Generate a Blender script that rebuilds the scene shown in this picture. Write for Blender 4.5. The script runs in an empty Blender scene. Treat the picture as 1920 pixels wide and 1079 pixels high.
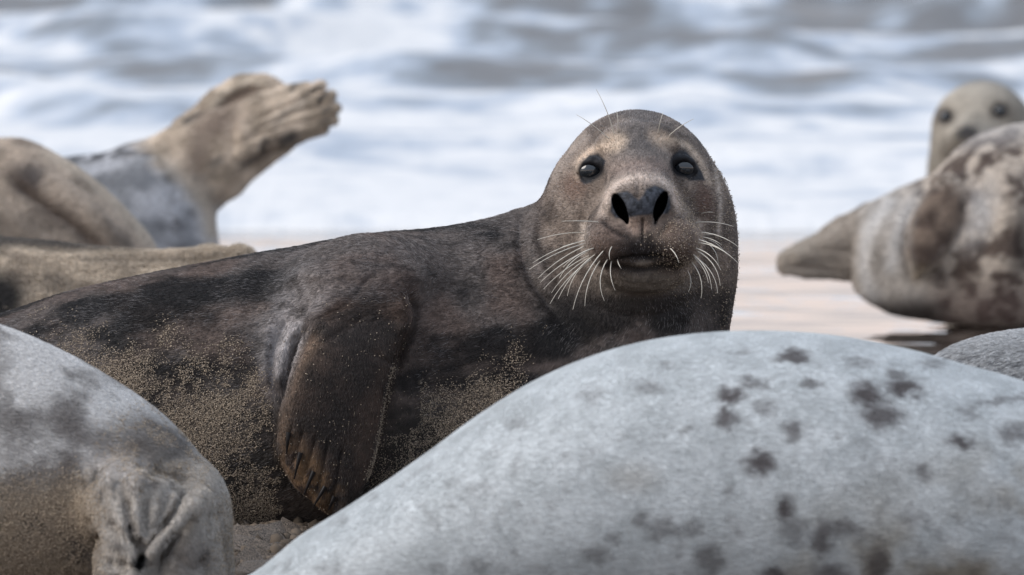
import bpy, math, time
import numpy as np
T0 = time.time()
SC = bpy.context.scene
COL = SC.collection
rng = np.random.default_rng(7)

# ------------------------------------------------------------------ camera
F_PX = 16000.0                      # focal length in pixels of the 1920 px photograph (300 mm on full frame)
CAM_H = 1.04
PITCH = math.atan((539.5 + 300.0) / F_PX)
CAM = np.array([0.0, 0.0, CAM_H])
FW = np.array([0.0, math.cos(PITCH), -math.sin(PITCH)])
RT = np.array([1.0, 0.0, 0.0])
UP = np.array([0.0, math.sin(PITCH), math.cos(PITCH)])
cd = bpy.data.cameras.new('camera')
cam = bpy.data.objects.new('camera', cd)
COL.objects.link(cam)
cam.location = CAM
cam.rotation_euler = (math.pi / 2 - PITCH, 0, 0)
cd.sensor_width = 36.0
cd.lens = 300.0
cd.clip_start = 0.5
cd.clip_end = 9000.0
cd.dof.use_dof = True
cd.dof.focus_distance = 12.76
cd.dof.aperture_fstop = 8.8
SC.camera = cam

# ------------------------------------------------------------------ light
SUN_EL, SUN_AZ = math.radians(36), math.radians(246)     # azimuth clockwise from +Y: behind the camera, to its left
w = bpy.data.worlds.new("World")
SC.world = w
w.use_nodes = True
nt = w.node_tree
bg = nt.nodes['Background']
sky = nt.nodes.new('ShaderNodeTexSky')
sky.sky_type = 'NISHITA'
sky.sun_disc = False
sky.sun_elevation = SUN_EL
sky.sun_rotation = SUN_AZ
sky.air_density = 1.0
sky.dust_density = 3.0
sky.ozone_density = 1.0
# a pale even cloud sheet over the clear sky: peach low over the horizon, blue-grey and brighter overhead
wtc = nt.nodes.new('ShaderNodeTexCoord')
wsep = nt.nodes.new('ShaderNodeSeparateXYZ')
nt.links.new(wtc.outputs['Generated'], wsep.inputs[0])
ramp = nt.nodes.new('ShaderNodeValToRGB')
ramp.color_ramp.elements[0].position = 0.0
ramp.color_ramp.elements[0].color = (1.45, 1.22, 1.14, 1)
ramp.color_ramp.elements[1].position = 1.0
ramp.color_ramp.elements[1].color = (0.92, 1.04, 1.21, 1)
for ps, cl_ in ((0.07, (1.22, 1.08, 1.05, 1)), (0.16, (0.70, 0.745, 0.85, 1)), (0.4, (0.72, 0.81, 0.97, 1))):
    el_ = ramp.color_ramp.elements.new(ps)
    el_.color = cl_
nt.links.new(wsep.outputs['Z'], ramp.inputs[0])
wsc = nt.nodes.new('ShaderNodeVectorMath')
wsc.operation = 'SCALE'
wsc.inputs['Scale'].default_value = 6.0
nt.links.new(ramp.outputs[0], wsc.inputs[0])
wmx = nt.nodes.new('ShaderNodeMix')
wmx.data_type = 'RGBA'
wmx.inputs['Factor'].default_value = 0.85
nt.links.new(sky.outputs[0], wmx.inputs['A'])
nt.links.new(wsc.outputs[0], wmx.inputs['B'])
nt.links.new(wmx.outputs['Result'], bg.inputs[0])
bg.inputs[1].default_value = 0.1
sl = bpy.data.lights.new('sun', 'SUN')
sl.energy = 1.3
sl.angle = math.radians(35)
sl.color = (1.0, 0.93, 0.86)
sun = bpy.data.objects.new('sun', sl)
COL.objects.link(sun)
sd = np.array([math.sin(SUN_AZ) * math.cos(SUN_EL), math.cos(SUN_AZ) * math.cos(SUN_EL), math.sin(SUN_EL)])
from mathutils import Vector
sun.rotation_euler = Vector(sd).to_track_quat('Z', 'Y').to_euler()
SC.view_settings.view_transform = 'Standard'
SC.view_settings.look = 'None'
SC.view_settings.exposure = 0.58
SC.view_settings.gamma = 1.0
SC.view_settings.use_curve_mapping = False
SC.render.engine = 'CYCLES'
SC.cycles.max_bounces = 6
SC.cycles.diffuse_bounces = 3
SC.cycles.glossy_bounces = 3
SC.cycles.use_denoising = True
SC.cycles_curves.shape = 'RIBBONS'
SC.cycles_curves.subdivisions = 2

FUR = True

# ------------------------------------------------------------------ small maths
def sstep(a, b, x):
    t = np.clip((x - a) / (b - a), 0, 1)
    return t * t * (3 - 2 * t)

def hash3(i, j, k):
    h = (i * 374761393 + j * 668265263 + k * 1274126177) & 0xFFFFFFFF
    h = ((h ^ (h >> 13)) * 1274126177) & 0xFFFFFFFF
    h = h ^ (h >> 16)
    return (h & 0xFFFF) / 65535.0

def vnoise(p):
    i = np.floor(p).astype(np.int64)
    f = p - i
    f = f * f * (3 - 2 * f)
    r = 0
    for a in (0, 1):
        wa = f[:, 0] if a else 1 - f[:, 0]
        for b in (0, 1):
            wb = f[:, 1] if b else 1 - f[:, 1]
            for c in (0, 1):
                wc = f[:, 2] if c else 1 - f[:, 2]
                r = r + wa * wb * wc * hash3(i[:, 0] + a, i[:, 1] + b, i[:, 2] + c)
    return r

def fbm(p, scale, octaves=4, seed=0.0):
    q = np.asarray(p, float) / scale + seed * 17.31
    s, a, t = 0, 1.0, 0
    for _ in range(octaves):
        s = s + a * vnoise(q)
        t += a
        a *= 0.55
        q = q * 2.03 + 5.7
    return s / t

def smin(a, b, k):
    h = np.clip(0.5 + 0.5 * (b - a) / k, 0, 1)
    return b + (a - b) * h - k * h * (1 - h)

def smax(a, b, k):
    return -smin(-a, -b, k)

def rotz(p, ang):
    c, s = math.cos(ang), math.sin(ang)
    return np.stack([p[:, 0] * c + p[:, 1] * s, -p[:, 0] * s + p[:, 1] * c, p[:, 2]], 1)

def ell(p, c, r, ang=0.0):
    q = p - np.array(c, p.dtype)
    if ang:
        q = rotz(q, math.radians(ang))
    r = np.array(r, p.dtype)
    k0 = np.sqrt(((q / r) ** 2).sum(1))
    k1 = np.sqrt(((q / (r * r)) ** 2).sum(1)) + 1e-9
    return k0 * (k0 - 1) / k1

def capsule(p, a, b, ra, rb, flat=1.0):
    a = np.array(a, p.dtype); b = np.array(b, p.dtype)
    ab = b - a
    q = p - a
    t = np.clip(q @ ab / (ab @ ab), 0, 1)
    d = q - t[:, None] * ab
    if flat != 1.0:
        d = d * np.array([1, 1, 1 / flat], p.dtype)
    return (np.sqrt((d ** 2).sum(1)) - (ra + (rb - ra) * t)) * (flat if flat < 1 else 1)

def chain(p, pts, k=20, flat=1.0):
    r = None
    for (a, b) in zip(pts[:-1], pts[1:]):
        d = capsule(p, a[:3], b[:3], a[3], b[3], flat)
        r = d if r is None else smin(r, d, k)
    return r

def dense(tab, n=500):
    tab = np.array(tab, float)
    t = tab[:, 0]
    m = np.zeros_like(tab)
    m[1:-1] = (tab[2:] - tab[:-2]) / (t[2:] - t[:-2])[:, None]
    m[0] = (tab[1] - tab[0]) / (t[1] - t[0])
    m[-1] = (tab[-1] - tab[-2]) / (t[-1] - t[-2])
    x = np.linspace(t[0], t[-1], n)
    i = np.clip(np.searchsorted(t, x, side='right') - 1, 0, len(t) - 2)
    h = (t[i + 1] - t[i])
    u = ((x - t[i]) / h)[:, None]
    h = h[:, None]
    out = (2 * u**3 - 3 * u**2 + 1) * tab[i] + (u**3 - 2 * u**2 + u) * h * m[i] + (-2 * u**3 + 3 * u**2) * tab[i + 1] + (u**3 - u**2) * h * m[i + 1]
    out[:, 0] = x
    return out

def loft(p, D, axis='x', n=2.0):
    """generalised cylinder: rows t, low, high, half depth, centre depth"""
    t = p[:, 0] if axis == 'x' else p[:, 1]
    v = p[:, 1] if axis == 'x' else p[:, 0]
    lo = np.interp(t, D[:, 0], D[:, 1]); hi = np.interp(t, D[:, 0], D[:, 2])
    hd = np.maximum(np.interp(t, D[:, 0], D[:, 3]), 1.0); cc = np.interp(t, D[:, 0], D[:, 4])
    h = np.maximum((hi - lo) * 0.5, 1.0)
    qa = np.abs(v - (lo + hi) * 0.5) / h
    qc = np.abs(p[:, 2] - cc) / hd
    f = ((qa ** n + qc ** n) ** (1.0 / n) - 1) * np.minimum(h, hd)
    dt = np.maximum(np.maximum(D[0, 0] - t, t - D[-1, 0]), 0)
    return np.where(dt > 0, np.sqrt(np.maximum(f, 0) ** 2 + dt ** 2), f)

# ------------------------------------------------------------------ surface extraction from a signed field
def steps(*segs):
    out = []
    for a, b, s in segs:
        n = max(1, int(round((b - a) / s)))
        out.append(np.linspace(a, b, n, endpoint=False))
    out.append([segs[-1][1]])
    return np.concatenate(out)

def evalf(f, p, chunk=400000):
    return np.concatenate([f(p[i:i + chunk]) for i in range(0, len(p), chunk)]) if len(p) > chunk else f(p)

def surface(f, xs, ys, zs, B=10, proj=2):
    nx, ny, nz = len(xs), len(ys), len(zs)
    bx, by, bz = [np.arange(0, n, B) for n in (nx, ny, nz)]
    cl = lambda a, i: a[np.minimum(i, len(a) - 1)]
    cx, cy, cz = [(cl(a, b) + cl(a, b + B)) / 2 for a, b in ((xs, bx), (ys, by), (zs, bz))]
    hx, hy, hz = [(cl(a, b + B) - cl(a, b)) / 2 for a, b in ((xs, bx), (ys, by), (zs, bz))]
    G = np.stack(np.meshgrid(cx, cy, cz, indexing='ij'), -1).reshape(-1, 3)
    rad = np.sqrt(hx[:, None, None] ** 2 + hy[None, :, None] ** 2 + hz[None, None, :] ** 2).reshape(-1)
    fc = evalf(f, G)
    act = np.abs(fc) < rad * 1.9 + 6
    sgn = np.where(fc > 0, 1e3, -1e3).reshape(len(bx), len(by), len(bz)).astype(np.float32)
    V = np.repeat(np.repeat(np.repeat(sgn, B, 0), B, 1), B, 2)[:nx, :ny, :nz].copy()
    A = np.repeat(np.repeat(np.repeat(act.reshape(sgn.shape), B, 0), B, 1), B, 2)[:nx, :ny, :nz]
    idx = np.nonzero(A)
    P = np.stack([xs[idx[0]], ys[idx[1]], zs[idx[2]]], 1)
    V[idx] = evalf(f, P)
    S = V < 0
    C = [S[a:nx - 1 + a, b:ny - 1 + b, c:nz - 1 + c] for a in (0, 1) for b in (0, 1) for c in (0, 1)]
    any_ = C[0].copy(); all_ = C[0].copy()
    for c in C[1:]:
        any_ |= c; all_ &= c
    cells = any_ & ~all_
    ci = np.nonzero(cells)
    N = len(ci[0])
    cid = np.full(cells.shape, -1, np.int32)
    cid[ci] = np.arange(N)
    acc = np.zeros((N, 3)); cnt = np.zeros(N)
    corn = [(a, b, c) for a in (0, 1) for b in (0, 1) for c in (0, 1)]
    def val(o): return V[ci[0] + o[0], ci[1] + o[1], ci[2] + o[2]]
    def pos(o): return np.stack([xs[ci[0] + o[0]], ys[ci[1] + o[1]], zs[ci[2] + o[2]]], 1)
    for o in corn:
        for ax in range(3):
            if o[ax] == 0:
                o2 = list(o); o2[ax] = 1
                v0, v1 = val(o), val(o2)
                m = (v0 < 0) != (v1 < 0)
                t = np.where(m, v0 / np.where(m, v0 - v1, 1), 0)
                acc += np.where(m[:, None], pos(o) * (1 - t[:, None]) + pos(o2) * t[:, None], 0)
                cnt += m
    vert = acc / cnt[:, None]
    quads = []
    for ax in range(3):
        sl0 = [slice(1, n - 1) for n in (nx, ny, nz)]; sl1 = list(sl0)
        sl0[ax] = slice(0, (nx, ny, nz)[ax] - 1); sl1[ax] = slice(1, (nx, ny, nz)[ax])
        a = S[tuple(sl0)]; b = S[tuple(sl1)]
        e = np.nonzero(a != b)
        off = [0 if k == ax else 1 for k in range(3)]
        g = [e[k] + off[k] for k in range(3)]
        flip = a[e]
        u, v_ = [(1, 2), (2, 0), (0, 1)][ax]
        q = []
        for du, dv in ((1, 1), (0, 1), (0, 0), (1, 0)):
            h = [x.copy() for x in g]
            h[u] -= du; h[v_] -= dv
            q.append(cid[h[0], h[1], h[2]])
        q = np.stack(q, 1)
        q[~flip] = q[~flip][:, ::-1]
        quads.append(q)
    quads = np.concatenate(quads)
    quads = quads[(quads >= 0).all(1)]
    lim = 0.7 * max(np.diff(xs).min(), 2)
    e = 0.8
    K = np.array([[1, -1, -1], [-1, -1, 1], [-1, 1, -1], [1, 1, 1]], float)
    for _ in range(proj):
        fv = evalf(f, vert)
        g = sum(k[None] * evalf(f, vert + k * e)[:, None] for k in K) / (4 * e)
        g2 = (g ** 2).sum(1) + 1e-4
        st = np.clip(fv / g2, -lim * 3, lim * 3)
        vert = vert - g * st[:, None]
    return vert, quads

def smooth_mesh(v, q, it=1, lam=0.5):
    e = np.concatenate([q[:, [0, 1]], q[:, [1, 2]], q[:, [2, 3]], q[:, [3, 0]]])
    for _ in range(it):
        s = np.zeros_like(v); n = np.zeros(len(v))
        for ax in range(3):
            s[:, ax] = np.bincount(e[:, 0], v[e[:, 1], ax], len(v)) + np.bincount(e[:, 1], v[e[:, 0], ax], len(v))
        n = np.bincount(e[:, 0], minlength=len(v)) + np.bincount(e[:, 1], minlength=len(v))
        v = v + lam * (s / np.maximum(n, 1)[:, None] - v)
    return v

def normals(v, q):
    n = np.cross(v[q[:, 2]] - v[q[:, 0]], v[q[:, 3]] - v[q[:, 1]])
    r = np.zeros_like(v)
    for k in range(4):
        for ax in range(3):
            r[:, ax] += np.bincount(q[:, k], n[:, ax], len(v))
    return r / (np.linalg.norm(r, axis=1)[:, None] + 1e-9)

def seg_dist(p2, line):
    """distance of 2-D points to a polyline, and the fraction along it"""
    line = np.array(line, float)
    L = np.linalg.norm(np.diff(line, axis=0), axis=1)
    tot = L.sum(); acc = 0
    best = np.full(len(p2), 1e9); fr = np.zeros(len(p2))
    for a, b, l in zip(line[:-1], line[1:], L):
        t = np.clip((p2 - a) @ (b - a) / (l * l + 1e-9), 0, 1)
        d = np.linalg.norm(p2 - a - t[:, None] * (b - a), axis=1)
        m = d < best
        best[m] = d[m]; fr[m] = (acc + t[m] * l) / tot
        acc += l
    return best, fr

def curve2(pts, n=24):
    pts = np.array(pts, float)
    if len(pts) < 3:
        return pts
    t = np.concatenate([[0], np.cumsum(np.linalg.norm(np.diff(pts, axis=0), axis=1))])
    return dense(np.column_stack([t, pts]), n)[:, 1:]

def furrow(v, nrm, items):
    """push skin in (depth > 0) or out (depth < 0) along polylines drawn on the camera-facing side"""
    vis = nrm[:, 2] < 0.15
    d_tot = np.zeros(len(v))
    for pts, width, depth in items:
        ln = curve2(pts)
        lo = ln.min(0) - width * 3.5; hi = ln.max(0) + width * 3.5
        m = vis & (v[:, 0] > lo[0]) & (v[:, 0] < hi[0]) & (v[:, 1] > lo[1]) & (v[:, 1] < hi[1])
        i = np.nonzero(m)[0]
        if len(i) == 0:
            continue
        d, fr = seg_dist(v[i, :2], ln)
        tp = np.clip(np.minimum(fr, 1 - fr) * 6, 0, 1)
        d_tot[i] += depth * np.exp(-(d / width) ** 2) * (0.25 + 0.75 * tp) 
    return v - nrm * d_tot[:, None]

def blob(p, c, r, ang=0.0, soft=0.5):
    q = p[:, :2] - np.array(c, float)
    if ang:
        a = math.radians(ang)
        q = np.stack([q[:, 0] * math.cos(a) + q[:, 1] * math.sin(a), -q[:, 0] * math.sin(a) + q[:, 1] * math.cos(a)], 1)
    d = np.sqrt(((q / np.array(r, float)) ** 2).sum(1))
    return 1 - sstep(1 - soft, 1 + soft, d)

def in_poly(p, poly, soft=3.0):
    """soft inside-ness of a 2-D polygon"""
    poly = np.array(poly, float)
    x, y = p[:, 0], p[:, 1]
    ins = np.zeros(len(p), bool)
    j = len(poly) - 1
    for i in range(len(poly)):
        a, b = poly[i], poly[j]
        c = ((a[1] > y) != (b[1] > y)) & (x < (b[0] - a[0]) * (y - a[1]) / (b[1] - a[1] + 1e-12) + a[0])
        ins ^= c
        j = i
    d, _ = seg_dist(p[:, :2], np.vstack([poly, poly[:1]]))
    return sstep(-soft, soft, np.where(ins, d, -d))

def mix(a, b, t):
    t = np.asarray(t)
    if t.ndim == 1:
        t = t[:, None]
    return np.asarray(a) * (1 - t) + np.asarray(b) * t

# ------------------------------------------------------------------ scene helpers
def tag(o, label=None, cat=None, group=None, kind=None):
    if label: o['label'] = label
    if cat: o['category'] = cat
    if group: o['group'] = group
    if kind: o['kind'] = kind
    return o

class Frame:
    """local photo-like frame of an animal: x right, y down, c away, in pixels at distance d0"""
    def __init__(self, d0, base_x):
        self.d0 = d0; self.s = d0 / F_PX
        self.o = CAM + d0 * FW
        b = self.o + self.s * (base_x - 960) * RT
        self.base = np.array([b[0], b[1], 0.0])
        self.ground = 539.5 + (self.o[2] - 0) / self.s / UP[2]
    def loc(self, p):
        p = np.atleast_2d(p)
        w_ = self.o + self.s * ((p[:, 0:1] - 960) * RT + (539.5 - p[:, 1:2]) * UP + p[:, 2:3] * FW)
        return w_ - self.base

def mesh_obj(name, v, faces, mat, parent=None, smooth=True, col=None, extra=None):
    me = bpy.data.meshes.new(name)
    faces = np.asarray(faces)
    k = faces.shape[1]
    me.vertices.add(len(v)); me.vertices.foreach_set('co', np.asarray(v, np.float32).ravel())
    me.loops.add(faces.size); me.loops.foreach_set('vertex_index', faces.astype(np.int32).ravel())
    me.polygons.add(len(faces))
    me.polygons.foreach_set('loop_start', np.arange(0, faces.size, k, dtype=np.int32))
    me.update(calc_edges=True)
    me.validate()
    if smooth:
        me.polygons.foreach_set('use_smooth', np.ones(len(me.polygons), bool))
    if col is not None:
        a = me.attributes.new('col', 'FLOAT_COLOR', 'POINT')
        a.data.foreach_set('color', np.column_stack([col, np.ones(len(col))]).astype(np.float32).ravel())
    for nm, arr in (extra or {}).items():
        a = me.attributes.new(nm, 'FLOAT', 'POINT')
        a.data.foreach_set('value', np.asarray(arr, np.float32))
    if mat: me.materials.append(mat)
    o = bpy.data.objects.new(name, me)
    COL.objects.link(o)
    if parent: o.parent = parent
    return o

def new_mat(name):
    m = bpy.data.materials.new(name)
    m.use_nodes = True
    return m, m.node_tree, m.node_tree.nodes['Principled BSDF']

def N(t, kind, **kw):
    n = t.nodes.new(kind)
    for k, v in kw.items():
        if k in n.inputs.keys() if hasattr(n.inputs, 'keys') else False:
            n.inputs[k].default_value = v
        else:
            setattr(n, k, v)
    return n

def skin_material(name, noise_scale=220.0, rough=0.62, bump=0.25, spec=0.25):
    m, t, b = new_mat(name)
    a = N(t, 'ShaderNodeAttribute', attribute_name='col')
    tc = N(t, 'ShaderNodeTexCoord')
    mp = N(t, 'ShaderNodeMapping'); mp.inputs['Scale'].default_value = (0.35, 1, 1)
    no = N(t, 'ShaderNodeTexNoise'); no.inputs['Scale'].default_value = noise_scale; no.inputs['Detail'].default_value = 5
    t.links.new(tc.outputs['Object'], mp.inputs[0]); t.links.new(mp.outputs[0], no.inputs['Vector'])
    r = N(t, 'ShaderNodeMapRange'); r.inputs['From Min'].default_value = 0.3; r.inputs['From Max'].default_value = 0.7
    r.inputs['To Min'].default_value = 0.75; r.inputs['To Max'].default_value = 1.25
    t.links.new(no.outputs['Fac'], r.inputs['Value'])
    mx = N(t, 'ShaderNodeVectorMath', operation='SCALE')
    t.links.new(a.outputs['Color'], mx.inputs[0]); t.links.new(r.outputs[0], mx.inputs['Scale'])
    t.links.new(mx.outputs[0], b.inputs['Base Color'])
    bp = N(t, 'ShaderNodeBump'); bp.inputs['Strength'].default_value = bump; bp.inputs['Distance'].default_value = 0.004
    t.links.new(no.outputs['Fac'], bp.inputs['Height']); t.links.new(bp.outputs[0], b.inputs['Normal'])
    b.inputs['Roughness'].default_value = rough
    b.inputs['Specular IOR Level'].default_value = spec
    return m

def fur_material(name, rough=0.48, spec=0.5):
    m, t, b = new_mat(name)
    a = N(t, 'ShaderNodeAttribute', attribute_name='col')
    t.links.new(a.outputs['Color'], b.inputs['Base Color'])
    b.inputs['Roughness'].default_value = rough
    b.inputs['Specular IOR Level'].default_value = spec
    return m

def plain_material(name, col, rough=0.5, spec=0.5, coat=0.0):
    m, t, b = new_mat(name)
    tc = N(t, 'ShaderNodeTexCoord')
    no = N(t, 'ShaderNodeTexNoise'); no.inputs['Scale'].default_value = 150
    r = N(t, 'ShaderNodeMix', data_type='RGBA')
    r.inputs['A'].default_value = (*[c * 0.7 for c in col], 1); r.inputs['B'].default_value = (*[min(1, c * 1.25) for c in col], 1)
    t.links.new(tc.outputs['Object'], no.inputs['Vector']); t.links.new(no.outputs['Fac'], r.inputs['Factor'])
    t.links.new(r.outputs['Result'], b.inputs['Base Color'])
    b.inputs['Roughness'].default_value = rough
    b.inputs['Specular IOR Level'].default_value = spec
    b.inputs['Coat Weight'].default_value = coat
    return m

SKIN = skin_material('seal_skin')
FURM = fur_material('seal_fur')
GRAINC = fur_material('sand_grain_coat', 0.8, 0.2)
EYE = plain_material('wet_dark_eye', (0.012, 0.016, 0.021), 0.12, 0.9, 0.2)
WHISK = plain_material('pale_whisker', (0.72, 0.68, 0.6), 0.4, 0.4)
CLAW = plain_material('dark_claw', (0.012, 0.011, 0.012), 0.3, 0.5)
GRAIN = plain_material('sand_grain', (0.40, 0.33, 0.25), 0.8, 0.2)

def fur(parent, fr, v, q, nrm, colf, dirf, count, length, width, win, lay=0.35, name='fur', frost_sheen=0.0, frost_sheen_off=lambda p: np.zeros(len(p)), tone=0.28, skip=None, lenf=None, jit=0.15, clump=0.14):
    """short lying hairs as real strands rooted in the skin"""
    tri = np.concatenate([q[:, [0, 1, 2]], q[:, [0, 2, 3]]])
    c = v[tri].mean(1); nn = nrm[tri[:, 0]]
    m = (nn[:, 2] < 0.5) & (c[:, 0] > win[0]) & (c[:, 0] < win[2]) & (c[:, 1] > win[1]) & (c[:, 1] < win[3])
    tri = tri[m]
    A = np.linalg.norm(np.cross(v[tri[:, 1]] - v[tri[:, 0]], v[tri[:, 2]] - v[tri[:, 0]]), axis=1)
    pick = rng.choice(len(tri), count, p=A / A.sum())
    r1, r2 = rng.random(count), rng.random(count)
    f = r1 + r2 > 1
    r1[f], r2[f] = 1 - r1[f], 1 - r2[f]
    W = np.stack([1 - r1 - r2, r1, r2], 1)
    T = tri[pick]
    p = (v[T] * W[:, :, None]).sum(1)
    n = (nrm[T] * W[:, :, None]).sum(1)
    n /= np.linalg.norm(n, axis=1)[:, None]
    if skip is not None:
        k = rng.random(count) > skip(p)
        p, n = p[k], n[k]
    cnt = len(p)
    d = dirf(p)
    # clumping: neighbouring hairs lean together
    d = d / (np.linalg.norm(d, axis=1)[:, None] + 1e-9)
    cl = np.stack([fbm(p, 26, 2, 3.1), fbm(p, 26, 2, 8.4), fbm(p, 26, 2, 5.9)], 1) - 0.5
    cl2 = np.stack([fbm(p, 8, 1, 13.1), fbm(p, 8, 1, 18.4), fbm(p, 8, 1, 15.9)], 1) - 0.5
    d = d + cl * clump * 3 + cl2 * clump * 2.2 + rng.normal(0, jit, (cnt, 3))
    d = d - n * (d * n).sum(1)[:, None]
    d /= np.linalg.norm(d, axis=1)[:, None] + 1e-9
    L = length * rng.uniform(0.6, 1.25, cnt)
    if lenf is not None:
        L = L * lenf(p)
    lift = lay * rng.uniform(0.5, 1.5, cnt)
    p0 = p - n * 0.6
    p1 = p + d * (L * 0.45)[:, None] + n * (L * lift * 0.75)[:, None]
    p2 = p + d * L[:, None] + n * (L * lift * 0.85)[:, None]
    P = np.stack([p0, p1, p2], 1).reshape(-1, 3)
    hc = bpy.data.hair_curves.new(name)
    hc.add_curves([3] * cnt)
    hc.points.foreach_set('position', fr.loc(P).astype(np.float32).ravel())
    ra = hc.attributes.new('radius', 'FLOAT', 'POINT')
    rad = (width * fr.s) * rng.uniform(0.7, 1.3, cnt)[:, None] * np.array([1.0, 0.8, 0.15])[None]
    ra.data.foreach_set('value', rad.astype(np.float32).ravel())
    cc = colf(p, n) * rng.uniform(1 - tone, 1 + tone, cnt)[:, None]
    if frost_sheen:  # scattered paler hairs: silvery sheen put into their colour, none on undersides
        fz = (rng.random(cnt) < frost_sheen * sstep(0.35, 0.65, fbm(p, 70, 3, 31))) * (n[:, 1] < 0.6)
        cc = cc + fz[:, None] * np.array([0.20, 0.19, 0.19]) * (1 - frost_sheen_off(p))[:, None]
    ca = hc.attributes.new('col', 'FLOAT_COLOR', 'CURVE')
    ca.data.foreach_set('color', np.column_stack([cc, np.ones(cnt)]).astype(np.float32).ravel())
    hc.materials.append(FURM)
    o = bpy.data.objects.new(name, hc)
    COL.objects.link(o)
    o.parent = parent
    return o

def grains(parent, fr, v, q, nrm, dens, count, win, r=(0.7, 1.3), lift=3.0, name='sand_grains'):
    tri = np.concatenate([q[:, [0, 1, 2]], q[:, [0, 2, 3]]])
    c = v[tri].mean(1)
    m = (nrm[tri[:, 0]][:, 2] < 0.3) & (c[:, 0] > win[0]) & (c[:, 0] < win[2]) & (c[:, 1] > win[1]) & (c[:, 1] < win[3])
    tri = tri[m]; c = c[m]
    A = np.linalg.norm(np.cross(v[tri[:, 1]] - v[tri[:, 0]], v[tri[:, 2]] - v[tri[:, 0]]), axis=1) * np.clip(dens(c), 0, 1)
    pick = rng.choice(len(tri), count, p=A / A.sum())
    r1, r2 = rng.random(count), rng.random(count)
    f = r1 + r2 > 1
    r1[f], r2[f] = 1 - r1[f], 1 - r2[f]
    T = tri[pick]
    W = np.stack([1 - r1 - r2, r1, r2], 1)
    p = (v[T] * W[:, :, None]).sum(1) + nrm[T[:, 0]] * rng.uniform(0.2, 1.0, count)[:, None] * lift
    octa = np.array([[1, 0, 0], [-1, 0, 0], [0, 1, 0], [0, -1, 0], [0, 0, 1], [0, 0, -1]], float)
    of = np.array([[0, 2, 4], [2, 1, 4], [1, 3, 4], [3, 0, 4], [2, 0, 5], [1, 2, 5], [3, 1, 5], [0, 3, 5]])
    sz = rng.uniform(r[0], r[1], count)
    P = p[:, None, :] + octa[None] * (sz[:, None] * rng.uniform(0.6, 1.3, (count, 3)))[:, None, :]
    P = P + rng.normal(0, 0.15, P.shape)
    Fc = (np.arange(count)[:, None, None] * 6 + of[None]).reshape(-1, 3)
    tone = np.repeat(rng.uniform(0.55, 1.35, count), 6)
    colr = np.array([0.47, 0.39, 0.305])[None] * tone[:, None]
    o = mesh_obj(name, fr.loc(P.reshape(-1, 3)), Fc, GRAINC, parent, smooth=False, col=colr)
    o['kind'] = 'stuff'
    return o


def tube(name, pts, r0, r1, mat, parent, sides=5, fr=None):
    pts = np.array(pts, float)
    n = len(pts)
    tan = np.gradient(pts, axis=0)
    tan /= np.linalg.norm(tan, axis=1)[:, None]
    ref = np.array([0.3, 0.2, 1.0])
    a = np.cross(tan, ref); a /= np.linalg.norm(a, axis=1)[:, None]
    b = np.cross(tan, a)
    rr = np.linspace(r0, r1, n)
    V = []
    for i in range(n):
        for k in range(sides):
            t = 2 * math.pi * k / sides
            V.append(pts[i] + rr[i] * (math.cos(t) * a[i] + math.sin(t) * b[i]))
    Fc = []
    for i in range(n - 1):
        for k in range(sides):
            k2 = (k + 1) % sides
            Fc.append([i * sides + k, i * sides + k2, (i + 1) * sides + k2, (i + 1) * sides + k])
    V = np.array(V)
    return mesh_obj(name, fr.loc(V) if fr else V, Fc, mat, parent)

def uv_ball(name, c, r, mat, parent, fr, seg=24, rings=14, ang=0.0):
    V, Fc = [], []
    for i in range(rings + 1):
        th = math.pi * (0.001 + 0.998 * i / rings)
        for k in range(seg):
            ph = 2 * math.pi * k / seg
            V.append([math.sin(th) * math.cos(ph), math.cos(th), math.sin(th) * math.sin(ph)])
    for i in range(rings):
        for k in range(seg):
            k2 = (k + 1) % seg
            Fc.append([i * seg + k, i * seg + k2, (i + 1) * seg + k2, (i + 1) * seg + k])
    V = np.array(V) * np.array(r)
    if ang:
        V = rotz(V, -math.radians(ang))
    return mesh_obj(name, fr.loc(V + np.array(c)), Fc, mat, parent)

def surf_c(f, x, y, c0=-500, c1=200):
    """depth of the camera-side surface at (x, y) of a field"""
    cs = np.arange(c0, c1, 0.5)
    fv = f(np.column_stack([np.full(len(cs), x), np.full(len(cs), y), cs]))
    i = np.nonzero(fv < 0)[0]
    return cs[i[0]] if len(i) else None

GROUP = 'seals resting on the beach'
def seal_root(fr, label):
    o = bpy.data.objects.new('grey_seal', None)
    COL.objects.link(o)
    o.location = fr.base
    o.empty_display_size = 0.2
    tag(o, label, 'seal', GROUP)
    return o

def build_seal(f, fr, label, xs, ys, zs, colf, dirf, furrows=(), proj=2, sm=1, post=None):
    root = seal_root(fr, label)
    v, q = surface(f, xs, ys, zs, proj=proj)
    v = smooth_mesh(v, q, sm, 0.4)
    n = normals(v, q)
    if len(furrows):
        v = furrow(v, n, furrows)
        n = normals(v, q)
    if post is not None:
        v = post(v, n)
        n = normals(v, q)
    o = mesh_obj('body', fr.loc(v), q, SKIN, root, col=colf(v, n))
    print('seal', label[:30], len(v), len(q), round(time.time() - T0, 1))
    return root, o, v, q, n

# ------------------------------------------------------------------ the ground, the sea
def noise2(X, Y, sx, sy, octv=3, seed=0):
    p = np.column_stack([X / sx, Y / sy, np.full(len(X), 0.5)])
    return fbm(p, 1.0, octv, seed)

def grid_sheet(xs, ys):
    X, Y = np.meshgrid(xs, ys, indexing='ij')
    nx, ny = X.shape
    i = np.arange(nx * ny).reshape(nx, ny)
    q = np.stack([i[:-1, :-1], i[1:, :-1], i[1:, 1:], i[:-1, 1:]], -1).reshape(-1, 4)
    return X.ravel(), Y.ravel(), q

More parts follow.
